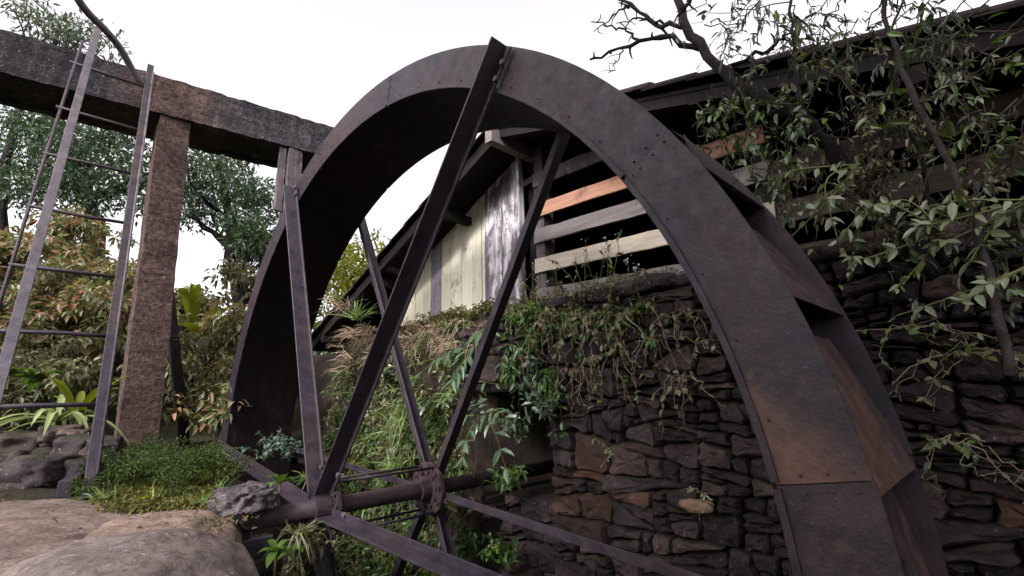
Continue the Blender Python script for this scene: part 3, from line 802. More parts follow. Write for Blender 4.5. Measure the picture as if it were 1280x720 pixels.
# stub of a purlin end under the left eave
MB().beam(at(478, 333, 'y', 1.15), at(512, 345, 'y', 1.48), .06, .06).build('purlin_stub', M['wood_post'], shed)
cup = MB(); pc = at(820, 362, 'y', 1.33)
tag(cup.tube([pc + A(0, 0, -.035), pc + A(0, 0, .03), pc + A(0, 0, .031), pc + A(0, 0, -.028)], [.024, .032, .028, .021], 16).build('cup', M['white'], loc=tuple(pc - A(0, 0, .035)), smooth=True), 'small white cup standing on the wall top under the slats', 'cup')

# ------------------------------------------------------------------ concrete flume on its pillar
fl = thing('concrete_flume', 'weathered concrete flume carried on a square reddish pillar', 'flume', (-3.13, -.70, .1))
F0, F1 = A(-3.42, -2.95, 3.75), A(-2.838, 1.18, 3.75)
fd = nrm(F1 - F0); F0 = F1 - fd * 8.4; fs = A(-fd[1], fd[0], 0)          # fs points away from the camera
def rough_beam(a, b, w, h, seg, jit): return MB().beam(a, b, w, h, seg=seg, jit=jit)
c_ = fs * .06; MB().beam(F0 + c_ + A(0, 0, .225), F1 + c_ + A(0, 0, .225), .12, .45, seg=140, jit=.005).build('channel_side', M['concrete'], fl)
c_ = fs * .68; MB().beam(F0 + c_ + A(0, 0, .225), F1 + c_ + A(0, 0, .225), .12, .45, seg=140, jit=.005).build('channel_side', M['concrete'], fl)
c_ = fs * .37; MB().beam(F0 + c_ + A(0, 0, .075), F1 + c_ + A(0, 0, .075), .49, .11, seg=20, jit=.004).build('channel_floor', M['concrete'], fl)
pb, pt = A(-3.14, -.635, .02), A(-3.15, -.70, 3.765)
mb = MB(); vs = []; n = 26
for i in range(n + 1):
    t = i / n; c = pb + (pt - pb) * t; hw = .165 - .02 * t; hd = .17
    for sx, sy in ((1, -1), (1, 1), (-1, 1), (-1, -1)):
        vs.append(c + A(sx * hd - .16, sy * hw, 0) + RNG.normal(0, .0035, 3))
mb.add(vs, [(i * 4 + k, i * 4 + (k + 1) % 4, i * 4 + 4 + (k + 1) % 4, i * 4 + 4 + k) for i in range(n) for k in range(4)] + [(0, 3, 2, 1), tuple(n * 4 + k for k in range(4))])
mb.build('pillar', M['concrete'], fl)
sh_ = -fd * 3.9
mb2 = MB().add(np.concatenate(mb.V) + A(sh_[0], sh_[1], 0), mb.F); mb2.build('pillar', M['concrete'], fl)
tp = thing('timber_prop', 'grey timber post propping the flume end behind the wheel rim', 'post', (-3.05, .55, .1))
MB().beam((-3.07, .56, -.1), (-3.03, .56, 3.745), .17, .17, up=(0, 1, 0), seg=20, jit=.004).build('post', M['wood_post'], tp, bevel=.006)
MB().beam((-3.03, .42, 2.9), (-3.02, .42, 3.74), .05, .08, up=(0, 1, 0), seg=6, jit=.004).build('cleat', M['wood_post'], tp)
a_, b_ = atd(210, 362, 5.6), atd(234, 545, 5.4)
tag(MB().beam(b_ - A(0, 0, .2), a_, .14, .10, up=(0, 1, 0), seg=10, jit=.004).build('leaning_timber', M['wood_dark'], loc=tuple(b_ - A(0, 0, .2)), bevel=.005), 'dark leaning timber behind the concrete pillar', 'timber')

# ------------------------------------------------------------------ ladder
LB, LT = A(-1.02, -1.115, .07), A(-3.03, -1.0, 4.22)
ld = nrm(LT - LB); OFF = A(0, -.475, 0)
lad = thing('steel_ladder', 'homemade steel ladder with thin round rungs leaning on the concrete flume', 'ladder', LB)
lup = nrm(np.cross(ld, A(0, 1, 0)))
st = MB().beam(LB, LT, .056, .03, up=lup, seg=1); st.build('stile', M['black_metal'], lad, bevel=.003)
MB().tube([LB + ld * .15 + lup * .0 + A(.018, .030, 0), LT - ld * .12 + A(.018, .030, 0)], .009, 8).build('stile_bar', M['grey_metal'], lad, smooth=True)
o = MB().beam(LB + OFF * 1.05 - ld * .05, LT + OFF * 1.0 + ld * .30, .060, .03, up=lup); o = o.build('stile', M['grey_metal'], lad, bevel=.003); o['label'] = 'pale grey ladder stile'
MB().tube([LB + OFF * 1.26 + ld * .2, LB + OFF * 1.24 + (LT - LB) * .5, LT + OFF * 1.18 - ld * .0], .012, 8).build('stile_bar', M['black_metal'], lad, smooth=True)
for px, py in ((118, 506), (137, 420), (147, 346), (157, 279), (167, 218), (175, 163), (182, 110)):
    # parameter along the stile whose picture height matches
    best = min((abs((360 - FPX * np.dot(LB + ld * s - CAM_POS, C_U) / np.dot(LB + ld * s - CAM_POS, C_F)) - py), s) for s in np.linspace(0, 4.8, 400))[1]
    p = LB + ld * best
    MB().tube([p + A(0, .02, 0) + lup * .0, p + OFF * .5 + RNG.normal(0, .006, 3), p + OFF * 1.28], .0145, 8).build('rung', M['black_metal'], lad, smooth=True)
hr = [LT - ld * .22 + lup * .0, LT - ld * .02 + A(.10, -.10, .06), LT + A(.25, -.22, .32), LT + A(.42, -.33, .58), LT + A(.70, -.45, .80), LT + A(1.2, -.5, .9)]
hp = [at(181, 108, 'x', -2.92), at(168, 92, 'x', -2.88), at(150, 60, 'x', -2.76), at(130, 36, 'x', -2.62), at(110, 16, 'x', -2.5), at(95, -6, 'x', -2.4), at(86, -40, 'x', -2.35)]
MB().tube(curve(hp, 24), .033, 12).build('hand_rail', M['grey_metal'], lad, smooth=True)
tk = at(80, 612, 'z', .12); tk2 = at(108, 592, 'z', .14)
tag(MB().beam(tk, tk + (tk2 - tk) * 1.25, .07, .10, seg=6, jit=.004).build('timber_block', M['black_metal'], loc=tuple(tk - A(0, 0, .05)), bevel=.005), 'short dark timber lying against the ladder foot', 'timber')

# pole lying along the ledge beside the rim
pa, pb_ = at(238, 566, 'y', .74), at(420, 578, 'y', .74)
tag(MB().tube(wobble(curve([pa, (pa + pb_) / 2, pb_], 10), .006, 4), np.linspace(.046, .036, 11), 10).build('wooden_pole', M['wood_dark'], loc=tuple(pa), smooth=True), 'thin round wooden pole lying level just behind the wheel rim', 'pole')
M['l_fern'] = leaf_mat('fern_leaf', [(.025, .042, .020), (.04, .062, .027), (.055, .08, .032), (.075, .095, .04), (.10, .11, .05)], .8, .3, .15)

# ------------------------------------------------------------------ plants
def plant(name, label, cat, loc, group=None): return thing(name, label, cat, loc, group)
def gpos(x, y): return A(x, y, hz(x, y))
def tree(name, label, base, crown_c, rad, nleaf, L, Wd, mat, seed, trunk_r=.16, bark='bark', group=None, tmpl=T_SM, limbs=10, flat=.8):
    t = plant(name, label, 'tree', base, group)
    r = np.random.default_rng(seed); C = np.array(crown_c); rad = np.broadcast_to(rad, (len(C),))
    top = C.mean(0) + A(0, 0, .1); base = A(*base)
    mid = base + (top - base) * .45 + A(*r.normal(0, .15, 3))
    tb = MB(); tb.tube(wobble(curve([base - A(0, 0, .3), mid, top], 14), .03, seed), np.linspace(trunk_r, trunk_r * .35, 15), 9)
    for k in r.choice(len(C), min(limbs, len(C)), replace=False):
        s0 = base + (top - base) * r.uniform(.3, .85)
        tb.tube(wobble(curve([s0, (s0 + C[k]) / 2 + r.normal(0, .15, 3) + A(0, 0, .1), C[k]], 8), .03, seed + k), np.linspace(trunk_r * .35, trunk_r * .08, 9), 6)
    tb.build('trunk', M[bark], t, smooth=True)
    mb = MB(); cloud(mb, C, rad, nleaf, L, Wd, tmpl, flat=flat, seed=seed)
    mb.build('crown', M[mat], t, kind='stuff')
    return t
def crown_pts(ellipses, depth, dspread, seed):
    """clump centres: ellipses given as (px, py, rx, ry, n), spread in depth"""
    r = np.random.default_rng(seed); out = []
    for (px, py, rx, ry, n) in ellipses:
        for k in range(n):
            a, q = r.uniform(0, 2 * PI), r.uniform(.1, 1) ** .5
            out.append(atd(px + rx * q * math.cos(a), py + ry * q * math.sin(a), depth + r.uniform(-dspread, dspread)))
    return np.array(out)

# trees behind the flume
c = crown_pts([(40, 190, 80, 45, 34), (120, 200, 70, 50, 30), (95, 150, 90, 25, 16), (170, 230, 50, 40, 14), (60, 250, 70, 25, 14)], 10.5, 1.4, 1)
tree('broadleaf_tree', 'dense dark green tree behind the ladder and flume', gpos(-9.3, -.9), c, .46, 120, .11, .046, 'l_tree', 1, .22)
c = crown_pts([(250, 215, 40, 28, 16), (290, 235, 45, 30, 18), (322, 255, 24, 24, 10), (240, 265, 28, 18, 7), (275, 200, 35, 14, 6), (312, 318, 14, 16, 5)], 9.5, .9, 2)
tree('broadleaf_tree', 'grey green tree with open crown between the pillar and the wheel rim', gpos(-7.4, 1.6), c, .34, 130, .09, .038, 'l_tree', 2, .13)
c = crown_pts([(60, 35, 32, 16, 8), (95, 45, 26, 14, 6), (30, 12, 26, 8, 3), (130, 52, 14, 10, 2)], 12, .8, 3)
tree('slender_tree', 'thin pale tree top rising above the flume', gpos(-11.5, -2.2), c, .42, 60, .16, .05, 'l_pale', 3, .12)
c = crown_pts([(405, 370, 22, 55, 10), (432, 320, 20, 30, 8), (460, 340, 22, 35, 8)], 9.0, .8, 4)
tree('bamboo_clump', 'bright yellow green foliage behind the shed roof corner', gpos(-5.2, 3.6), c, .42, 110, .17, .035, 'l_yellow', 4, .05)
c = crown_pts([(300, 290, 18, 24, 6), (330, 300, 12, 18, 4)], 8.0, .4, 44)
tree('small_tree', 'small dark tree close beside the left edge of the wheel rim', gpos(-5.6, 1.0), c, .28, 110, .13, .05, 'l_tree', 45, .06)

# distant wooded hill that closes the view
mb = MB(); r = np.random.default_rng(77); pts = []
for k in range(420):
    a = r.uniform(0, 2 * PI); d = r.uniform(26, 42)
    x, y = d * math.cos(a), d * math.sin(a)
    pts.append((x, y, hz(x, y) + r.uniform(.2, 3.2) * (1.0 if not (2.4 < a < 3.3) else .25)))
cloud(mb, pts, 2.2, 60, .8, .4, T_SM, seed=77)
tag(mb.build('distant_wood', M['l_tree'], loc=(0, 0, 0)), 'distant ring of dark green woodland around the mill', 'woodland', kind='stuff')

# unseen tree added behind the viewer to block skylight and sun from the wheel
def added_shade_tree(x, y, h, rad, label, seed, n=60, nl=90):
    r = np.random.default_rng(seed); b = gpos(x, y)
    C = b + A(0, 0, h) + rdir(n, r) * r.uniform(.3, 1, (n, 1)) ** .6 * np.array([rad, rad, rad * .6])
    tree('broadleaf_tree', label, b, C, rad * .30, nl, .42, .2, 'l_tree', seed, .25)
added_shade_tree(5.3, -5.0, 4.5, 3.1, 'unseen broad tree added behind the viewer to shade the wheel', 101)

# croton and olive shrubs on the bank
def shrub(name, label, base, rad, hgt, ncl, nl, L, Wd, mat, seed, group, tmpl=T_OV, up=.3):
    t = plant(name, label, 'shrub', base, group); r = np.random.default_rng(seed); base = A(*base)
    C = base + np.c_[r.normal(0, rad * .5, (ncl, 2)), r.uniform(.2, 1, ncl) * hgt]
    sb = MB()
    for k in range(0, ncl, 2): sb.tube(wobble(curve([base - A(0, 0, .1), (base + C[k]) / 2 + A(0, 0, .1), C[k]], 6), .02, seed + k), np.linspace(.018, .006, 7), 5)
    sb.build('stems', M['twig'], t, kind='stuff')
    mb = MB(); cloud(mb, C, rad * .36, nl, L, Wd, tmpl, up=up, flat=.8, seed=seed, droop=.3); mb.build('foliage', M[mat], t, kind='stuff')
    return t
r = np.random.default_rng(5)
for i in range(40):
    x, y = r.uniform(-8.8, -5.7), (r.uniform(-2.9, 1.6) if i < 30 else r.uniform(-6, -2.9))
    if y > .2 and x > -6.6: x -= 1.2
    shrub('croton_shrub', 'orange and yellow leaved croton shrub on the bank behind the ladder', gpos(x, y), .55, r.uniform(.55, 1.0) * (1.0 if y < -.2 else .75), 14, 80, .105, .045, 'l_croton', 200 + i, 'croton shrubs covering the bank')
for i in range(40):
    x, y = r.uniform(-6.6, -4.2), (r.uniform(-2.5, 1.5) if i < 26 else r.uniform(-6, -2.5))
    shrub('olive_shrub', 'olive green bush with small leaves on the lower bank', gpos(x, y), .5, r.uniform(.5, .95), 12, 60, .085, .035, 'l_olive', 300 + i, 'olive bushes on the lower bank', T_OV)
for i, (px, py, d) in enumerate(((300, 395, 6.2), (262, 430, 6.0), (300, 455, 5.8), (250, 470, 5.9), (275, 500, 5.3), (310, 350, 7.0))):
    P = atd(px, py, d); P[2] -= .3
    shrub('olive_shrub', 'pale leafy bush between the concrete pillar and the wheel rim', P, .42, .5, 9, 55, .10, .04, 'l_olive' if i % 2 else 'l_croton', 340 + i, 'pale bushes beside the wheel rim')

# broad leaved plants
def rosette(name, label, base, n, L, Wd, mat, seed, el=(.3, 1.2), droop=.5, tmpl=T_OV, group=None, dirs=None):
    t = plant(name, label, 'plant', base, group); r = np.random.default_rng(seed); base = A(*base); mb = MB()
    for k in range(n):
        a = 2 * PI * k / n + r.uniform(-.4, .4); e = r.uniform(*el)
        d = A(math.cos(a) * math.cos(e), math.sin(a) * math.cos(e), math.sin(e))
        if dirs is not None: d = nrm(np.array(dirs[k % len(dirs)], float) + r.normal(0, .12, 3))
        ll = L * r.uniform(.7, 1.15); m_ = 8
        Sd = nrm(np.cross(d, A(0, 0, 1))); vs = []; fs_ = []
        for i in range(m_ + 1):
            q = i / m_; c0 = base + d * ll * q - A(0, 0, droop * ll * q ** 2.4)
            w = Wd * (math.sin(PI * min(q * .9 + .1, 1)) ** .7 + .05) * .5
            up = A(0, 0, .22 * w)
            vs += [c0 - Sd * w + up * 2, c0, c0 + Sd * w + up * 2]
            if i: o = 3 * (i - 1); fs_ += [(o, o + 1, o + 4, o + 3), (o + 1, o + 2, o + 5, o + 4)]
        MB().add(vs, fs_).build('leaf', M[mat], t, smooth=True)
    MB().tube([base - A(0, 0, .12), base + A(0, 0, .03)], [.007, .004], 6).build('stem', M['stem_green'], t)
    return t
rosette('banana_plant', 'tall banana plant with pale torn leaves beyond the pillar', atd(240, 420, 8.2), 9, 1.7, .16, 'l_yellow', 400, (.7, 1.35), .55)
rosette('banana_plant', 'small banana plant with arching leaves close to the wheel rim', atd(262, 440, 6.4), 6, .95, .2, 'l_yellow', 401, (.5, 1.1), .4)
rosette('broad_leaf_plant', 'broad leaved green plant behind the ladder rungs', atd(48, 478, 4.6), 13, .27, .10, 'l_green', 402, (.2, 1.1), .5)
rosette('broad_leaf_plant', 'lower broad leaved plant beside the left ladder stile', atd(12, 470, 4.4), 10, .22, .085, 'l_green', 403, (.2, 1.0), .5)
rosette('strap_leaf_plant', 'strap leaved plant with long pale blades flopping over the rubble', atd(70, 528, 3.85), 16, .62, .045, 'l_grass', 404, (.15, 1.2), .75)
rosette('strap_leaf_plant', 'upright strap leaved plant rising behind the lowest rung', atd(95, 525, 4.0), 9, .6, .055, 'l_yellow', 405, (.7, 1.3), .3)

# fern bush and moss at the pillar foot
def carpet(name, label, pts, n, L, Wd, mat, seed, tmpl=T_SM, kind=None, cat='plant', flat=.6, rad=.08, group=None):
    mb = MB(); cloud(mb, pts, rad, n, L, Wd, tmpl, up=.6, flat=flat, seed=seed)
    o = mb.build(name, M[mat], loc=tuple(np.array(pts).mean(0)))
    return tag(o, label, cat, group, kind)
r = np.random.default_rng(8)
P = [at(px, py, 'z', .16 + .002 * (600 - py)) + A(0, 0, r.uniform(0, .12)) for px, py in zip(r.normal(200, 40, 80), r.normal(590, 11, 80))]
carpet('fern_bush', 'dark green ferny bush at the foot of the concrete pillar', P, 120, .024, .010, 'l_fern', 410, rad=.075)
P = [at(px, py, 'z', .10) for px, py in zip(r.uniform(130, 275, 120), r.uniform(596, 632, 120))]
carpet('moss', 'yellow green moss over the ledge in front of the pillar', P, 34, .035, .012, 'l_moss', 411, kind='stuff', rad=.07, flat=.35)
P = [at(px, py, 'z', .06) for px, py in zip(r.uniform(80, 270, 60), r.uniform(618, 640, 60))] + [at(px, py, 'z', .07) for px, py in zip(r.uniform(-10, 30, 24), r.uniform(628, 642, 24))] + [at(px, py, 'z', .05) for px, py in zip(r.uniform(205, 260, 40), r.uniform(642, 660, 40))]
carpet('moss', 'yellow moss patches along the edge of the rock slab', P, 26, .03, .010, 'l_moss', 412, kind='stuff', rad=.05, flat=.3)
P = [at(px, py, 'y', -.38) for px, py in zip(r.uniform(215, 275, 40), r.uniform(570, 605, 40))]
carpet('fern_bush', 'light green fern between the pillar and the rim bottom', P, 40, .05, .018, 'l_yellow', 413, rad=.08)

# seedlings round the bearing
for (px, py, y, n, L, lb, sd) in ((350, 605, -.36, 8, .10, 'bright green leafy seedling behind the cap stone', 420), (335, 612, -.36, 6, .085, 'small green seedling touching the cap stone', 421), (345, 690, -.46, 6, .10, 'green leafy seedling under the axle beside the boulder', 422), (368, 690, -.34, 5, .09, 'pale leaf plant hanging below the axle', 423)):
    rosette('leafy_seedling', lb, at(px, py, 'y', y), n, L, L * .42, 'l_green', sd, (-.1, 1.1), .4)
# bluish weed and small weeds at the pole
def weed(name, label, base, h, nst, nl, L, Wd, mat, seed, spread=.35, lean=(0, 0, 0), group=None, flowers=0):
    t = plant(name, label, 'weed', base, group); r = np.random.default_rng(seed); base = A(*base); sb, mb, fb = MB(), MB(), MB()
    for k in range(nst):
        d = nrm(A(r.normal(0, spread), r.normal(0, spread), 1) + A(*lean)); hh = h * r.uniform(.6, 1.15)
        e = base + d * hh + A(0, 0, -.1 * hh)
        c = sprig(mb, sb, [base, base + d * hh * .55 + r.normal(0, .02, 3), e], nl, L, Wd, seed * 31 + k, .004, hang=.0, n=10, wob=.006)
        if flowers:
            cloud(fb, [c[-1]], .025, flowers, .018, .012, T_SM, seed=seed + k)
    sb.build('stems', M['stem_green'], t, kind='stuff'); mb.build('foliage', M[mat], t, kind='stuff')
    if flowers: fb.build('flowers', M['flower'], t, kind='stuff')
    return t
weed('bluish_weed', 'bluish green weed growing in front of the rim bottom', at(330, 575, 'y', -.12), .28, 9, 26, .032, .02, 'l_blue', 430, .5)
weed('bluish_weed', 'second bluish weed beside the rim bottom', at(360, 572, 'y', -.10), .16, 8, 24, .03, .018, 'l_blue', 431, .7)

# planted slope behind the wheel, left of the stone wall
r = np.random.default_rng(9)
def slope_pts(n, x0, x1, z0, z1, r, out=.05):
    P = []
    while len(P) < n:
        x, z = r.uniform(x0, x1), r.uniform(z0, z1)
        ys = np.linspace(.6, 2.3, 60); h = Hgt(np.full(60, x), ys)
        k = int(np.argmax(h > z)); P.append((x, ys[k] - out, z))
    return np.array(P)
mb = MB(); tuft(mb, slope_pts(90, -3.0, -.3, -.9, 1.1, r, .12), 9, .22, .012, .8, .9, 440, lean=(0, -.5, 0))
tag(mb.build('grass', M['l_grass'], loc=(-1.5, 1.0, -.9)), 'thin green grass hanging on the bank behind the wheel', 'grass', kind='stuff')
mb = MB(); tuft(mb, slope_pts(60, -3.2, -1.1, .95, 1.5, r, .12), 14, .26, .011, .9, .8, 441, lean=(0, -.5, 0)); tuft(mb, slope_pts(50, -1.2, .3, 1.0, 1.32, r, .1), 16, .24, .006, .7, 1.2, 442, lean=(0, -.5, 0))
tag(mb.build('dry_grass', M['l_dry'], loc=(-2, 1.2, 1.0)), 'matted dry brown grass along the top of the bank', 'grass', kind='stuff')
mb = MB(); cloud(mb, slope_pts(300, -3.0, -.15, -1.3, .95, r, .08), .13, 34, .045, .022, T_OV, seed=443)
tag(mb.build('ground_cover', M['l_olive'], loc=(-1.5, 1, -.9)), 'small leaved ground cover on the shaded bank', 'ground cover', kind='stuff')
mb = MB(); cloud(mb, slope_pts(150, -2.9, -.2, -1.3, .5, r, .1), .11, 26, .06, .028, T_OV, seed=444)
tag(mb.build('ground_cover', M['l_green'], loc=(-1.5, 1, -.9)), 'fresh green ground cover low on the bank', 'ground cover', kind='stuff')
# moss and yellow weeds on the top of the bank below the planks
P = [(x, 1.38 + r.normal(0, .05), 1.36 + r.uniform(-.03, .05)) for x in r.uniform(-1.5, .2, 70)]
carpet('moss', 'yellow green moss strip at the foot of the cream planks', P, 40, .04, .016, 'l_moss', 450, kind='stuff', rad=.07, flat=.6)
P = [(x, WY + r.uniform(-.05, .16), WT + .06 + r.uniform(-.02, .06)) for x in r.uniform(.2, 1.9, 46)]
carpet('moss', 'olive moss and small weeds on the wall top under the slats', P, 36, .035, .016, 'l_olive', 451, kind='stuff', rad=.07, flat=.6)
# grass tufts
def grass_tuft(label, base, n, L, Wd, mat, seed, spread=.5, droop=.7, lean=(0, 0, 0)):
    mb = MB(); tuft(mb, [base], n, L, Wd, spread, droop, seed, lean)
    tag(mb.build('grass_tuft', M[mat], loc=tuple(base)), label, 'grass')
grass_tuft('tall green grass tuft under the low end of the shed roof', at(447, 400, 'y', 1.15), 70, .42, .013, 'l_grass', 460, .5, .5)
grass_tuft('spiky grass tuft beside the leaning timber', at(290, 520, 'y', .1), 40, .3, .012, 'l_grass', 461, .6, .6)
grass_tuft('bright grass tuft behind the steep spokes', at(497, 590, 'y', .95), 80, .36, .013, 'l_grass', 462, .5, .9, (0, -.2, 0))
grass_tuft('long drooping grass on the bank between hub and rim', at(510, 520, 'y', .95), 90, .40, .012, 'l_grass', 463, .4, 1.2, (0, -.4, 0))
grass_tuft('yellowish grass tuft low beside the pale spoke', at(430, 590, 'y', .8), 60, .3, .012, 'l_yellow', 464, .6, .9, (0, -.2, 0))
grass_tuft('pale grass clump near the lower rim', at(385, 600, 'y', .7), 60, .3, .012, 'l_grass', 465, .6, .9)
for (px, py, lb, sd) in ((262, 628, 'single grass sprig on the mossy ledge', 466), (240, 612, 'short grass sprig beside the ferny bush', 467)):
    grass_tuft(lb, at(px, py, 'z', .08), 8, .13, .008, 'l_yellow', sd, .4, .3)

# large compound leaves in front of the bank
def compound(name, label, base, ends, nl, L, Wd, mat, seed, face=(0, -.5, .8), group=None, jd=.2):
    t = plant(name, label, 'plant', base, group); sb, mb = MB(), MB(); base = A(*base); r = np.random.default_rng(seed)
    for k, e in enumerate(ends):
        e = A(*e); mid = (base + e) / 2 + A(0, 0, .12 * np.linalg.norm(e - base)) + r.normal(0, .02 + .1 * (jd - .2), 3)
        sb, mb = MB(), MB(); frond(mb, sb, [base, mid, e], nl, L, Wd, seed + k, .004, .25, T_OV, .45, face, jd)
        st_ = sb.build('leaf_stalk', M['stem_green'], t, smooth=True)
        for V_ in mb.V: MB().add(V_, T_OV[1]).build('leaflet', M[mat], st_)
    return t
Y = .98
compound('ash_leaf_sapling', 'sapling with long blue green leaflets above the far hub', at(590, 440, 'y', 1.12), [at(500, 495, 'y', .85), at(540, 455, 'y', .9), at(610, 415, 'y', 1.0), at(560, 490, 'y', .95)], 6, .17, .05, 'l_gloss', 470)
compound('ash_leaf_sapling', 'sapling with broad glossy leaflets hanging beside the recess', at(600, 520, 'y', 1.1), [at(575, 590, 'y', .9), at(632, 585, 'y', .95), at(640, 530, 'y', 1.0), at(590, 500, 'y', .95), at(560, 545, 'y', .95)], 5, .12, .045, 'l_gloss', 480)
compound('ash_leaf_sapling', 'small sapling with drooping leaflets at the left of the far spokes', at(560, 500, 'y', 1.1), [at(520, 520, 'y', .95), at(585, 470, 'y', 1.0), at(620, 480, 'y', 1.0)], 5, .10, .035, 'l_gloss', 490)
compound('ash_leaf_sapling', 'sapling hanging over the lintel stones by the recess', at(640, 430, 'y', 1.15), [at(625, 465, 'y', 1.0), at(600, 450, 'y', .98), at(655, 470, 'y', 1.05)], 5, .09, .03, 'l_gloss', 495)
weed('leafy_weed', 'white flowered leafy weed low between the spokes', at(500, 720, 'y', .85), .38, 12, 22, .06, .028, 'l_green', 500, .5, flowers=6)
weed('leafy_weed', 'leafy green weed at the foot of the far hub', at(560, 730, 'y', .9), .36, 12, 22, .06, .03, 'l_green', 501, .6, flowers=3)
weed('leafy_weed', 'bright green weed at the base of the stone wall', at(625, 700, 'y', 1.05), .20, 12, 22, .05, .026, 'l_green', 502, .8)
weed('leafy_weed', 'small dark weed beside the recess under the axle', at(590, 690, 'y', 1.05), .2, 9, 20, .05, .026, 'l_dark', 503, .8)
# weeds hanging over the wall top
r = np.random.default_rng(12)
for i, (px, py, lb) in enumerate(((650, 400, 'trailing weed at the corner post foot'), (690, 400, 'trailing weed under the tan slat end'), (715, 405, 'bushy trailing weed on the wall below the slats'), (740, 405, 'pale trailing weed with long runners on the wall'), (765, 410, 'trailing weed with round leaves beside the coping'), (800, 400, 'thin trailing weed near the white cup'), (675, 430, 'curling runner weed above the lintel'))):
    base = at(px, py, 'y', WY - .02); t = plant('trailing_weed', lb + ' of the dry stone wall' if 'wall' not in lb else lb, 'weed', base); sb, mb = MB(), MB()
    for k in range(6 if i < 5 else 4):
        l = r.uniform(.05, .22) if k % 3 else r.uniform(.25, .5); dx = r.normal(0, .22)
        pts = [base + A(r.normal(0, .08), .03, .04), base + A(dx * .4, -.09, .05), base + A(dx * .8, -.12, -l * .5), base + A(dx + r.normal(0, .05), -.09, -l)]
        sprig(mb, sb, pts, 9 if l > .25 else 14, .042, .024, 520 + i * 20 + k, .0028, hang=.3, n=12, wob=.012)
    cloud(mb, base + A(0, 0, .04) + r.normal(0, .07, (9, 3)) * A(1.5, .5, .7), .06, 26, .036, .022, T_OV, seed=600 + i)
    tuft(mb, base + r.normal(0, .06, (5, 3)) * A(1.5, .5, .3) + A(0, 0, .04), 5, .18, .006, .7, .9, 610 + i, (0, -.4, 0))
    sb.build('runners', M['l_dry'], t, kind='stuff'); mb.build('foliage', M['l_olive' if i % 2 else 'l_green'], t, kind='stuff')
for i, (px, py, h, lb) in enumerate(((735, 385, .46, 'tall flowering weed in front of the slats'), (757, 390, .62, 'upright leafy stalk rising past the slats'), (700, 390, .4, 'thin flowering stalk beside the post'), (663, 395, .40, 'wispy weed at the foot of the peeling planks'), (800, 375, .30, 'low weed in front of the bottom slat'))):
    weed('tall_weed', lb, at(px, py, 'y', WY + .06), h, 4, 9, .055, .018, 'l_olive' if i != 1 else 'l_vine', 640 + i, .22, flowers=5)
for i, (px, py) in enumerate(((870, 430), (880, 620), (760, 560))):
    base = at(px, py, 'y', WY - .04)
    compound('wall_fern', ('tiny fern growing from the wall joint close to the rim', 'tiny fern beside the tan broken stone', 'tiny fern in the middle of the stone wall')[i], base, [base + A(-.08, -.06, .03), base + A(.07, -.06, -.02), base + A(0, -.07, -.09)], 6, .025, .009, 'l_vine', 700 + i)

# ------------------------------------------------------------------ vine covered tree at the shed's right side
vt = thing('overhanging_tree', 'dark bare limbed tree leaning over the shed roof edge', 'tree', tuple(at(1150, 320, 'y', 1.12)))
limb = [at(1165, 345, 'y', 1.12), at(1120, 280, 'y', 1.0), at(1060, 215, 'y', .92), at(1020, 160, 'y', .86), at(960, 125, 'y', .82), at(903, 87, 'y', .82), at(858, 33, 'y', .85), at(840, -30, 'y', .9)]
tb = MB(); LC = wobble(curve(limb, 30), .008, 3); tb.tube(LC, np.linspace(.042, .020, 31), 9, jit=.1); tb.build('trunk', M['bark'], vt, smooth=True)
tb = MB(); r = np.random.default_rng(21)
for (pts, ra) in (([(858, 33), (820, 30), (790, 8), (760, -10)], .016), ([(880, 62), (840, 48), (800, 52), (760, 66), (735, 76)], .016), ([(800, 52), (775, 35), (740, 28)], .009), ([(850, 20), (860, 0), (855, -20)], .014), ([(790, 8), (775, 12), (742, 40)], .008), ([(903, 87), (960, 60), (990, 40)], .012), ([(830, 30), (800, 22), (770, 30)], .008), ([(780, 58), (770, 78), (762, 88)], .005)):
    c_ = wobble(curve([at(a, b, 'y', .84) for a, b in pts], 12), .008, int(ra * 1e4) + len(pts)); tb.tube(c_, np.linspace(ra, ra * .35, 13), 6, jit=.3)
    for k in range(3, 12, 2):
        e = c_[k] + r.normal(0, .05, 3); tb.tube([c_[k], (c_[k] + e) / 2 + r.normal(0, .008, 3), e], [ra * .5, ra * .4, ra * .2], 5)
tb.build('bare_branches', M['bark'], vt, smooth=True, kind='stuff')
for (lb, pts, y, ra) in (('pale slender stem rising straight past the roof edge', [(1008, 170), (1000, 120), (993, 50), (985, -15)], .78, .012), ('pale mottled stem leaning up to the roof from the wall', [(1262, 470), (1245, 380), (1215, 270), (1180, 190), (1140, 115), (1110, 30), (1098, -20)], .72, .014), ('thin dark stem beside the pale mottled stem', [(1180, 330), (1150, 200), (1120, 130), (1115, 60), (1125, -10)], .8, .008)):
    P = [at(a, b, 'y', y) for a, b in pts]
    s_ = thing('sapling_stem', lb, 'sapling', tuple(P[0])); MB().tube(wobble(curve(P, 22), .006, 9), np.linspace(ra, ra * .5, 23), 8, jit=.15).build('stem', M['bark_pale'] if 'pale' in lb[:5] else M['bark'], s_, smooth=True)
    mb, sb = MB(), MB()
    c_ = curve(P, 22)
    for k in range(6, 22, 2): sprig(mb, sb, [c_[k], c_[k] + r.normal(0, .12, 3), c_[k] + r.normal(0, .2, 3) - A(0, 0, .1)], 7, .06, .022, 900 + k, .003, n=8)
    sb.build('twigs', M['twig'], s_, kind='stuff'); mb.build('foliage', M['l_vine'], s_, kind='stuff')

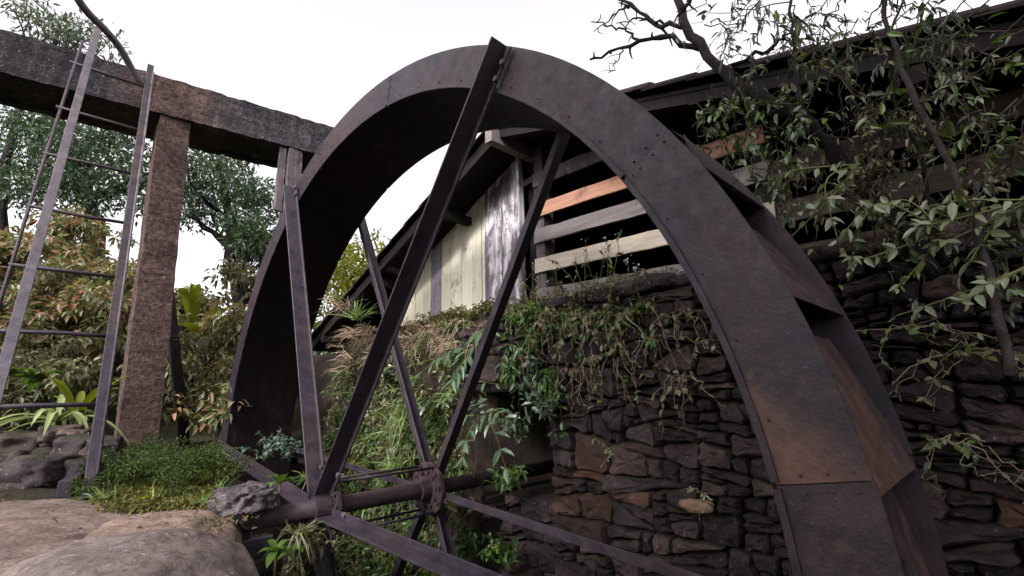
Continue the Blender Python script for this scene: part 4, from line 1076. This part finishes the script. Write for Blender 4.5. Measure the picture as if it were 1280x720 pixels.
VB = [('light leafy twigs standing against the sky above the roof', 880, 1190, -20, 40, 22, 'l_pale', .042, .012),
      ('pale leaved climber beside the upper rim', 930, 1060, 150, 260, 8, 'l_gloss', .045, .024),
      ('leafy creeper lying along the roof verge tiles', 880, 1100, 40, 100, 16, 'l_olive', .03, .012),
      ('dense creeper draped over the upper roof edge', 1080, 1280, 10, 70, 16, 'l_vine', .032, .013),
      ('brown twiggy tangle with tiny leaves between the two stems', 1040, 1160, 110, 200, 26, 'l_olive', .024, .010),
      ('thin bare creeper hanging in the dark under the verge', 1150, 1275, 120, 270, 16, 'l_olive', .03, .012),
      ('leafy creeper over the wall top below the leaning limb', 1020, 1180, 250, 310, 14, 'l_vine', .034, .016),
      ('leafy creeper along the wall top beside the mottled stem', 1160, 1285, 260, 330, 12, 'l_vine', .036, .017),
      ('vine with glossy leaves hanging from the dark leaning limb', 900, 1000, 110, 210, 22, 'l_vine', .040, .020),
      ('vine curtain in the shade under the roof verge', 1000, 1130, 130, 230, 22, 'l_olive', .032, .013),
      ('vine with light green leaves hanging from the roof verge', 1120, 1280, 60, 190, 18, 'l_vine', .036, .015),
      ('thin leaved vine rising above the roof line', 900, 1080, 20, 70, 18, 'l_pale', .05, .011),
      ('vine trailing down beside the upper wheel rim', 860, 940, 120, 190, 13, 'l_vine', .04, .022),
      ('vine tangle in front of the slats by the leaning limb', 960, 1120, 200, 250, 16, 'l_olive', .034, .015)]
for i, (lb, x0, x1, y0, y1, n, mt, L, Wd) in enumerate(VB):
    P0 = at((x0 + x1) / 2, y0, 'y', .85); t = plant('hanging_vine', lb, 'vine', P0); sb, mb = MB(), MB(); r = np.random.default_rng(800 + i)
    for k in range(int(n * .72)):
        px, py = r.uniform(x0, x1), r.uniform(y0, y1); q = at(px, py, 'y', r.uniform(.72, .88)); l = r.uniform(.12, .38)
        e = q + A(r.normal(0, .12), r.normal(-.02, .04), -l); m_ = (q + e) / 2 + A(r.normal(0, .05), -.04, .05)
        sprig(mb, sb, [q + A(r.normal(0, .08), 0, .1), q, m_, e], 16, L * r.uniform(.7, 1.25), Wd, 8000 + i * 100 + k, .0032, hang=.45, n=14, wob=.008)
    sb.build('runners', M['twig'], t, kind='stuff'); mb.build('foliage', M[mt], t, kind='stuff')
# long pinnate sprays reaching over the rim
for (lb, base, ends, nl, L, Wd, sd) in (
    ('glossy leaflet spray reaching towards the rim', (1075, 205, .72), [(965, 232, .66), (985, 300, .66), (1050, 310, .62), (1000, 265, .60)], 6, .062, .027, 930),
    ('broad leaflet spray on the limb above the wall', (1180, 290, .72), [(1060, 320, .62), (1085, 268, .66), (1120, 360, .62), (1045, 300, .6)], 7, .062, .024, 940),
    ('leafy spray hanging at the shed boards', (1290, 250, .7), [(1160, 262, .66), (1180, 300, .62), (1200, 345, .62), (1140, 285, .64)], 7, .065, .025, 950),
    ('low leafy spray over the dark wall stones', (1290, 330, .7), [(1190, 380, .62), (1120, 395, .66), (1230, 350, .6)], 6, .06, .024, 960)):
    compound('vine_spray', lb, at(base[0], base[1], 'y', base[2]), [at(a, b, 'y', c) for a, b, c in ends], nl, L * .92, Wd, 'l_vine', sd, (0, -.6, .7), None, .5)

for i, (px, py, y, lb) in enumerate(((352, 715, -.30, 'weed hanging on the ledge face below the bearing block'), (385, 700, -.22, 'dark weed under the near hub'), (362, 745, -.35, 'weed at the foot of the boulder in the pit edge'))):
    weed('ledge_weed', lb, at(px, py, 'y', y), .20, 9, 20, .045, .022, 'l_olive' if i else 'l_green', 720 + i, .7)
grass_tuft('grass hanging from the ledge below the axle end', at(372, 665, 'y', -.3), 50, .28, .009, 'l_olive', 730, .5, 1.3, (.4, .2, -.2))

# ferns and leafy weeds over the bank and the axle recess
r = np.random.default_rng(31)
for i, P in enumerate(slope_pts(16, -2.6, -.15, -.5, 1.15, r, .08)):
    ends = [P + A(math.cos(a) * .26, -.10 - .08 * r.random(), math.sin(a) * .22 - .02) for a in r.uniform(0, 2 * PI, 6)]
    t = plant('bank_fern', 'fern with narrow green fronds growing on the bank behind the wheel', 'fern', P, 'ferns on the bank behind the wheel')
    for k, e in enumerate(ends):
        sb, mb = MB(), MB(); frond(mb, sb, [P, (P + e) / 2 + A(0, -.03, .06), e], 11, .055, .015, 1300 + i * 10 + k, .003, .2, T_OV, .6, (0, -.5, .8), .15)
        mb.V += sb.V; n0 = mb.n; mb.F += [tuple(q + n0 for q in f_) for f_ in sb.F]; mb.n += sb.n
        mb.build('frond', M['l_grass' if i % 2 else 'l_fern'], t, kind='stuff')
for i, P in enumerate(slope_pts(22, -2.9, -.15, -.8, 1.2, r, .08)):
    weed('bank_weed', 'leafy weed leaning out from the bank behind the wheel', P, .22, 6, 14, .06, .026, ('l_olive', 'l_green', 'l_gloss')[i % 3], 1500 + i, .5, (0, -.7, -.3), 'leafy weeds on the bank behind the wheel')
for i, (px, py, y, lb) in enumerate(((655, 545, 1.12, 'leafy sapling in front of the dark recess by the axle'), (640, 610, 1.15, 'fern like plant below the axle at the recess'), (690, 520, 1.1, 'small leafy plant on the recess corner stones'))):
    weed('recess_plant', lb, at(px, py, 'y', y), .22, 8, 14, .07, .026, 'l_gloss' if i != 1 else 'l_green', 1600 + i, .7, (-.3, -.3, 0))
for i, (px, py, lb) in enumerate(((770, 440, 'bare rooty runner hanging down the wall middle'), (720, 470, 'long thin runner hanging over the large wall stones'), (820, 430, 'curved runner weed beside the rim on the stone wall'), (850, 400, 'leafy creeper under the coping close to the rim'), (745, 455, 'round leaved creeper on the upper wall stones'), (860, 480, 'pale creeper on the wall stones touching the rim'), (1130, 420, 'creeper on the dark wall behind the rim'), (1230, 450, 'leafy creeper on the wall at the mottled stem foot'), (1180, 560, 'small fern like creeper low on the dark wall'))):
    base = at(px, py, 'y', WY - .035); t = plant('wall_creeper', lb, 'creeper', base); sb, mb = MB(), MB()
    for k in range(6):
        l = r.uniform(.06, .36) * (1 if px < 1000 else .6); dx = r.normal(0, .16)
        pts = [base + A(r.normal(0, .05), .0, .03), base + A(dx * .4, -.05, .03), base + A(dx * .8, -.06, -l * .5), base + A(dx + r.normal(0, .04), -.04, -l)]
        sprig(mb, sb, pts, 4 if i < 3 else 10, .036, .022, 1700 + i * 20 + k, .0024, hang=.3, n=12, wob=.012)
    sb.build('runners', M['l_dry'], t, kind='stuff'); mb.build('foliage', M['l_olive' if i % 2 else 'l_vine'], t, kind='stuff')
P = [at(px, py, 'z', .07) for px, py in zip(r.uniform(20, 330, 50), r.uniform(612, 660, 50))]
carpet('moss', 'scattered olive moss specks on the rock slabs', P, 9, .022, .008, 'l_olive', 1800, kind='stuff', rad=.05, flat=.2)

# leaf litter and small growth breaking up the ledge
r = np.random.default_rng(41)
mb = MB(); n = 260
P = np.array([at(px, py, 'z', .085) for px, py in zip(r.uniform(-20, 330, n), r.uniform(600, 668, n))]); P[:, 2] = [max(hz(p[0], p[1]), .03) + .03 + r.uniform(0, .03) for p in P]
leaves(mb, P, nrm(np.c_[r.normal(0, 1, (n, 2)), r.normal(0, .2, n)]), nrm(A(0, 0, 1) + r.normal(0, .3, (n, 3))), r.uniform(.018, .042, n), r.uniform(.008, .018, n), T_OV)
tag(mb.build('leaf_litter', M['l_litter'], loc=(-1, -.8, .05)), 'dry fallen leaves strewn over the mossy ledge', 'leaf litter', kind='stuff')
for i, (px, py) in enumerate(((150, 600), (175, 585), (210, 575), (235, 590), (262, 585), (130, 622), (190, 622), (250, 628), (225, 560), (275, 610))):
    mb = MB(); tuft(mb, [at(px, py, 'z', .13)], 14, .13, .006, .6, .5, 1900 + i)
    tag(mb.build('grass_sprig', M['l_grass' if i % 2 else 'l_yellow'], loc=tuple(at(px, py, 'z', .13))), 'thin grass sprig poking through the moss by the pillar foot', 'grass', 'grass sprigs on the mossy ledge')

for i, (px, py, lb) in enumerate(((693, 470, 'leafy creeper hanging down the corner of the axle recess'), (668, 455, 'broad leaved creeper hanging from the lintel stones'), (640, 455, 'dense creeper in front of the lintel above the recess'))):
    base = at(px, py, 'y', WY - .05); t = plant('recess_creeper', lb, 'creeper', base); sb, mb = MB(), MB()
    for k in range(9):
        l = r.uniform(.10, .42); dx = r.normal(0, .10)
        sprig(mb, sb, [base + A(r.normal(0, .06), .02, .04), base + A(dx * .4, -.05, .02), base + A(dx * .8, -.06, -l * .5), base + A(dx, -.05, -l)], 13, .055, .027, 2000 + i * 20 + k, .0026, hang=.4, n=12, wob=.01)
    sb.build('runners', M['twig'], t, kind='stuff'); mb.build('foliage', M['l_gloss' if i == 1 else 'l_green'], t, kind='stuff')
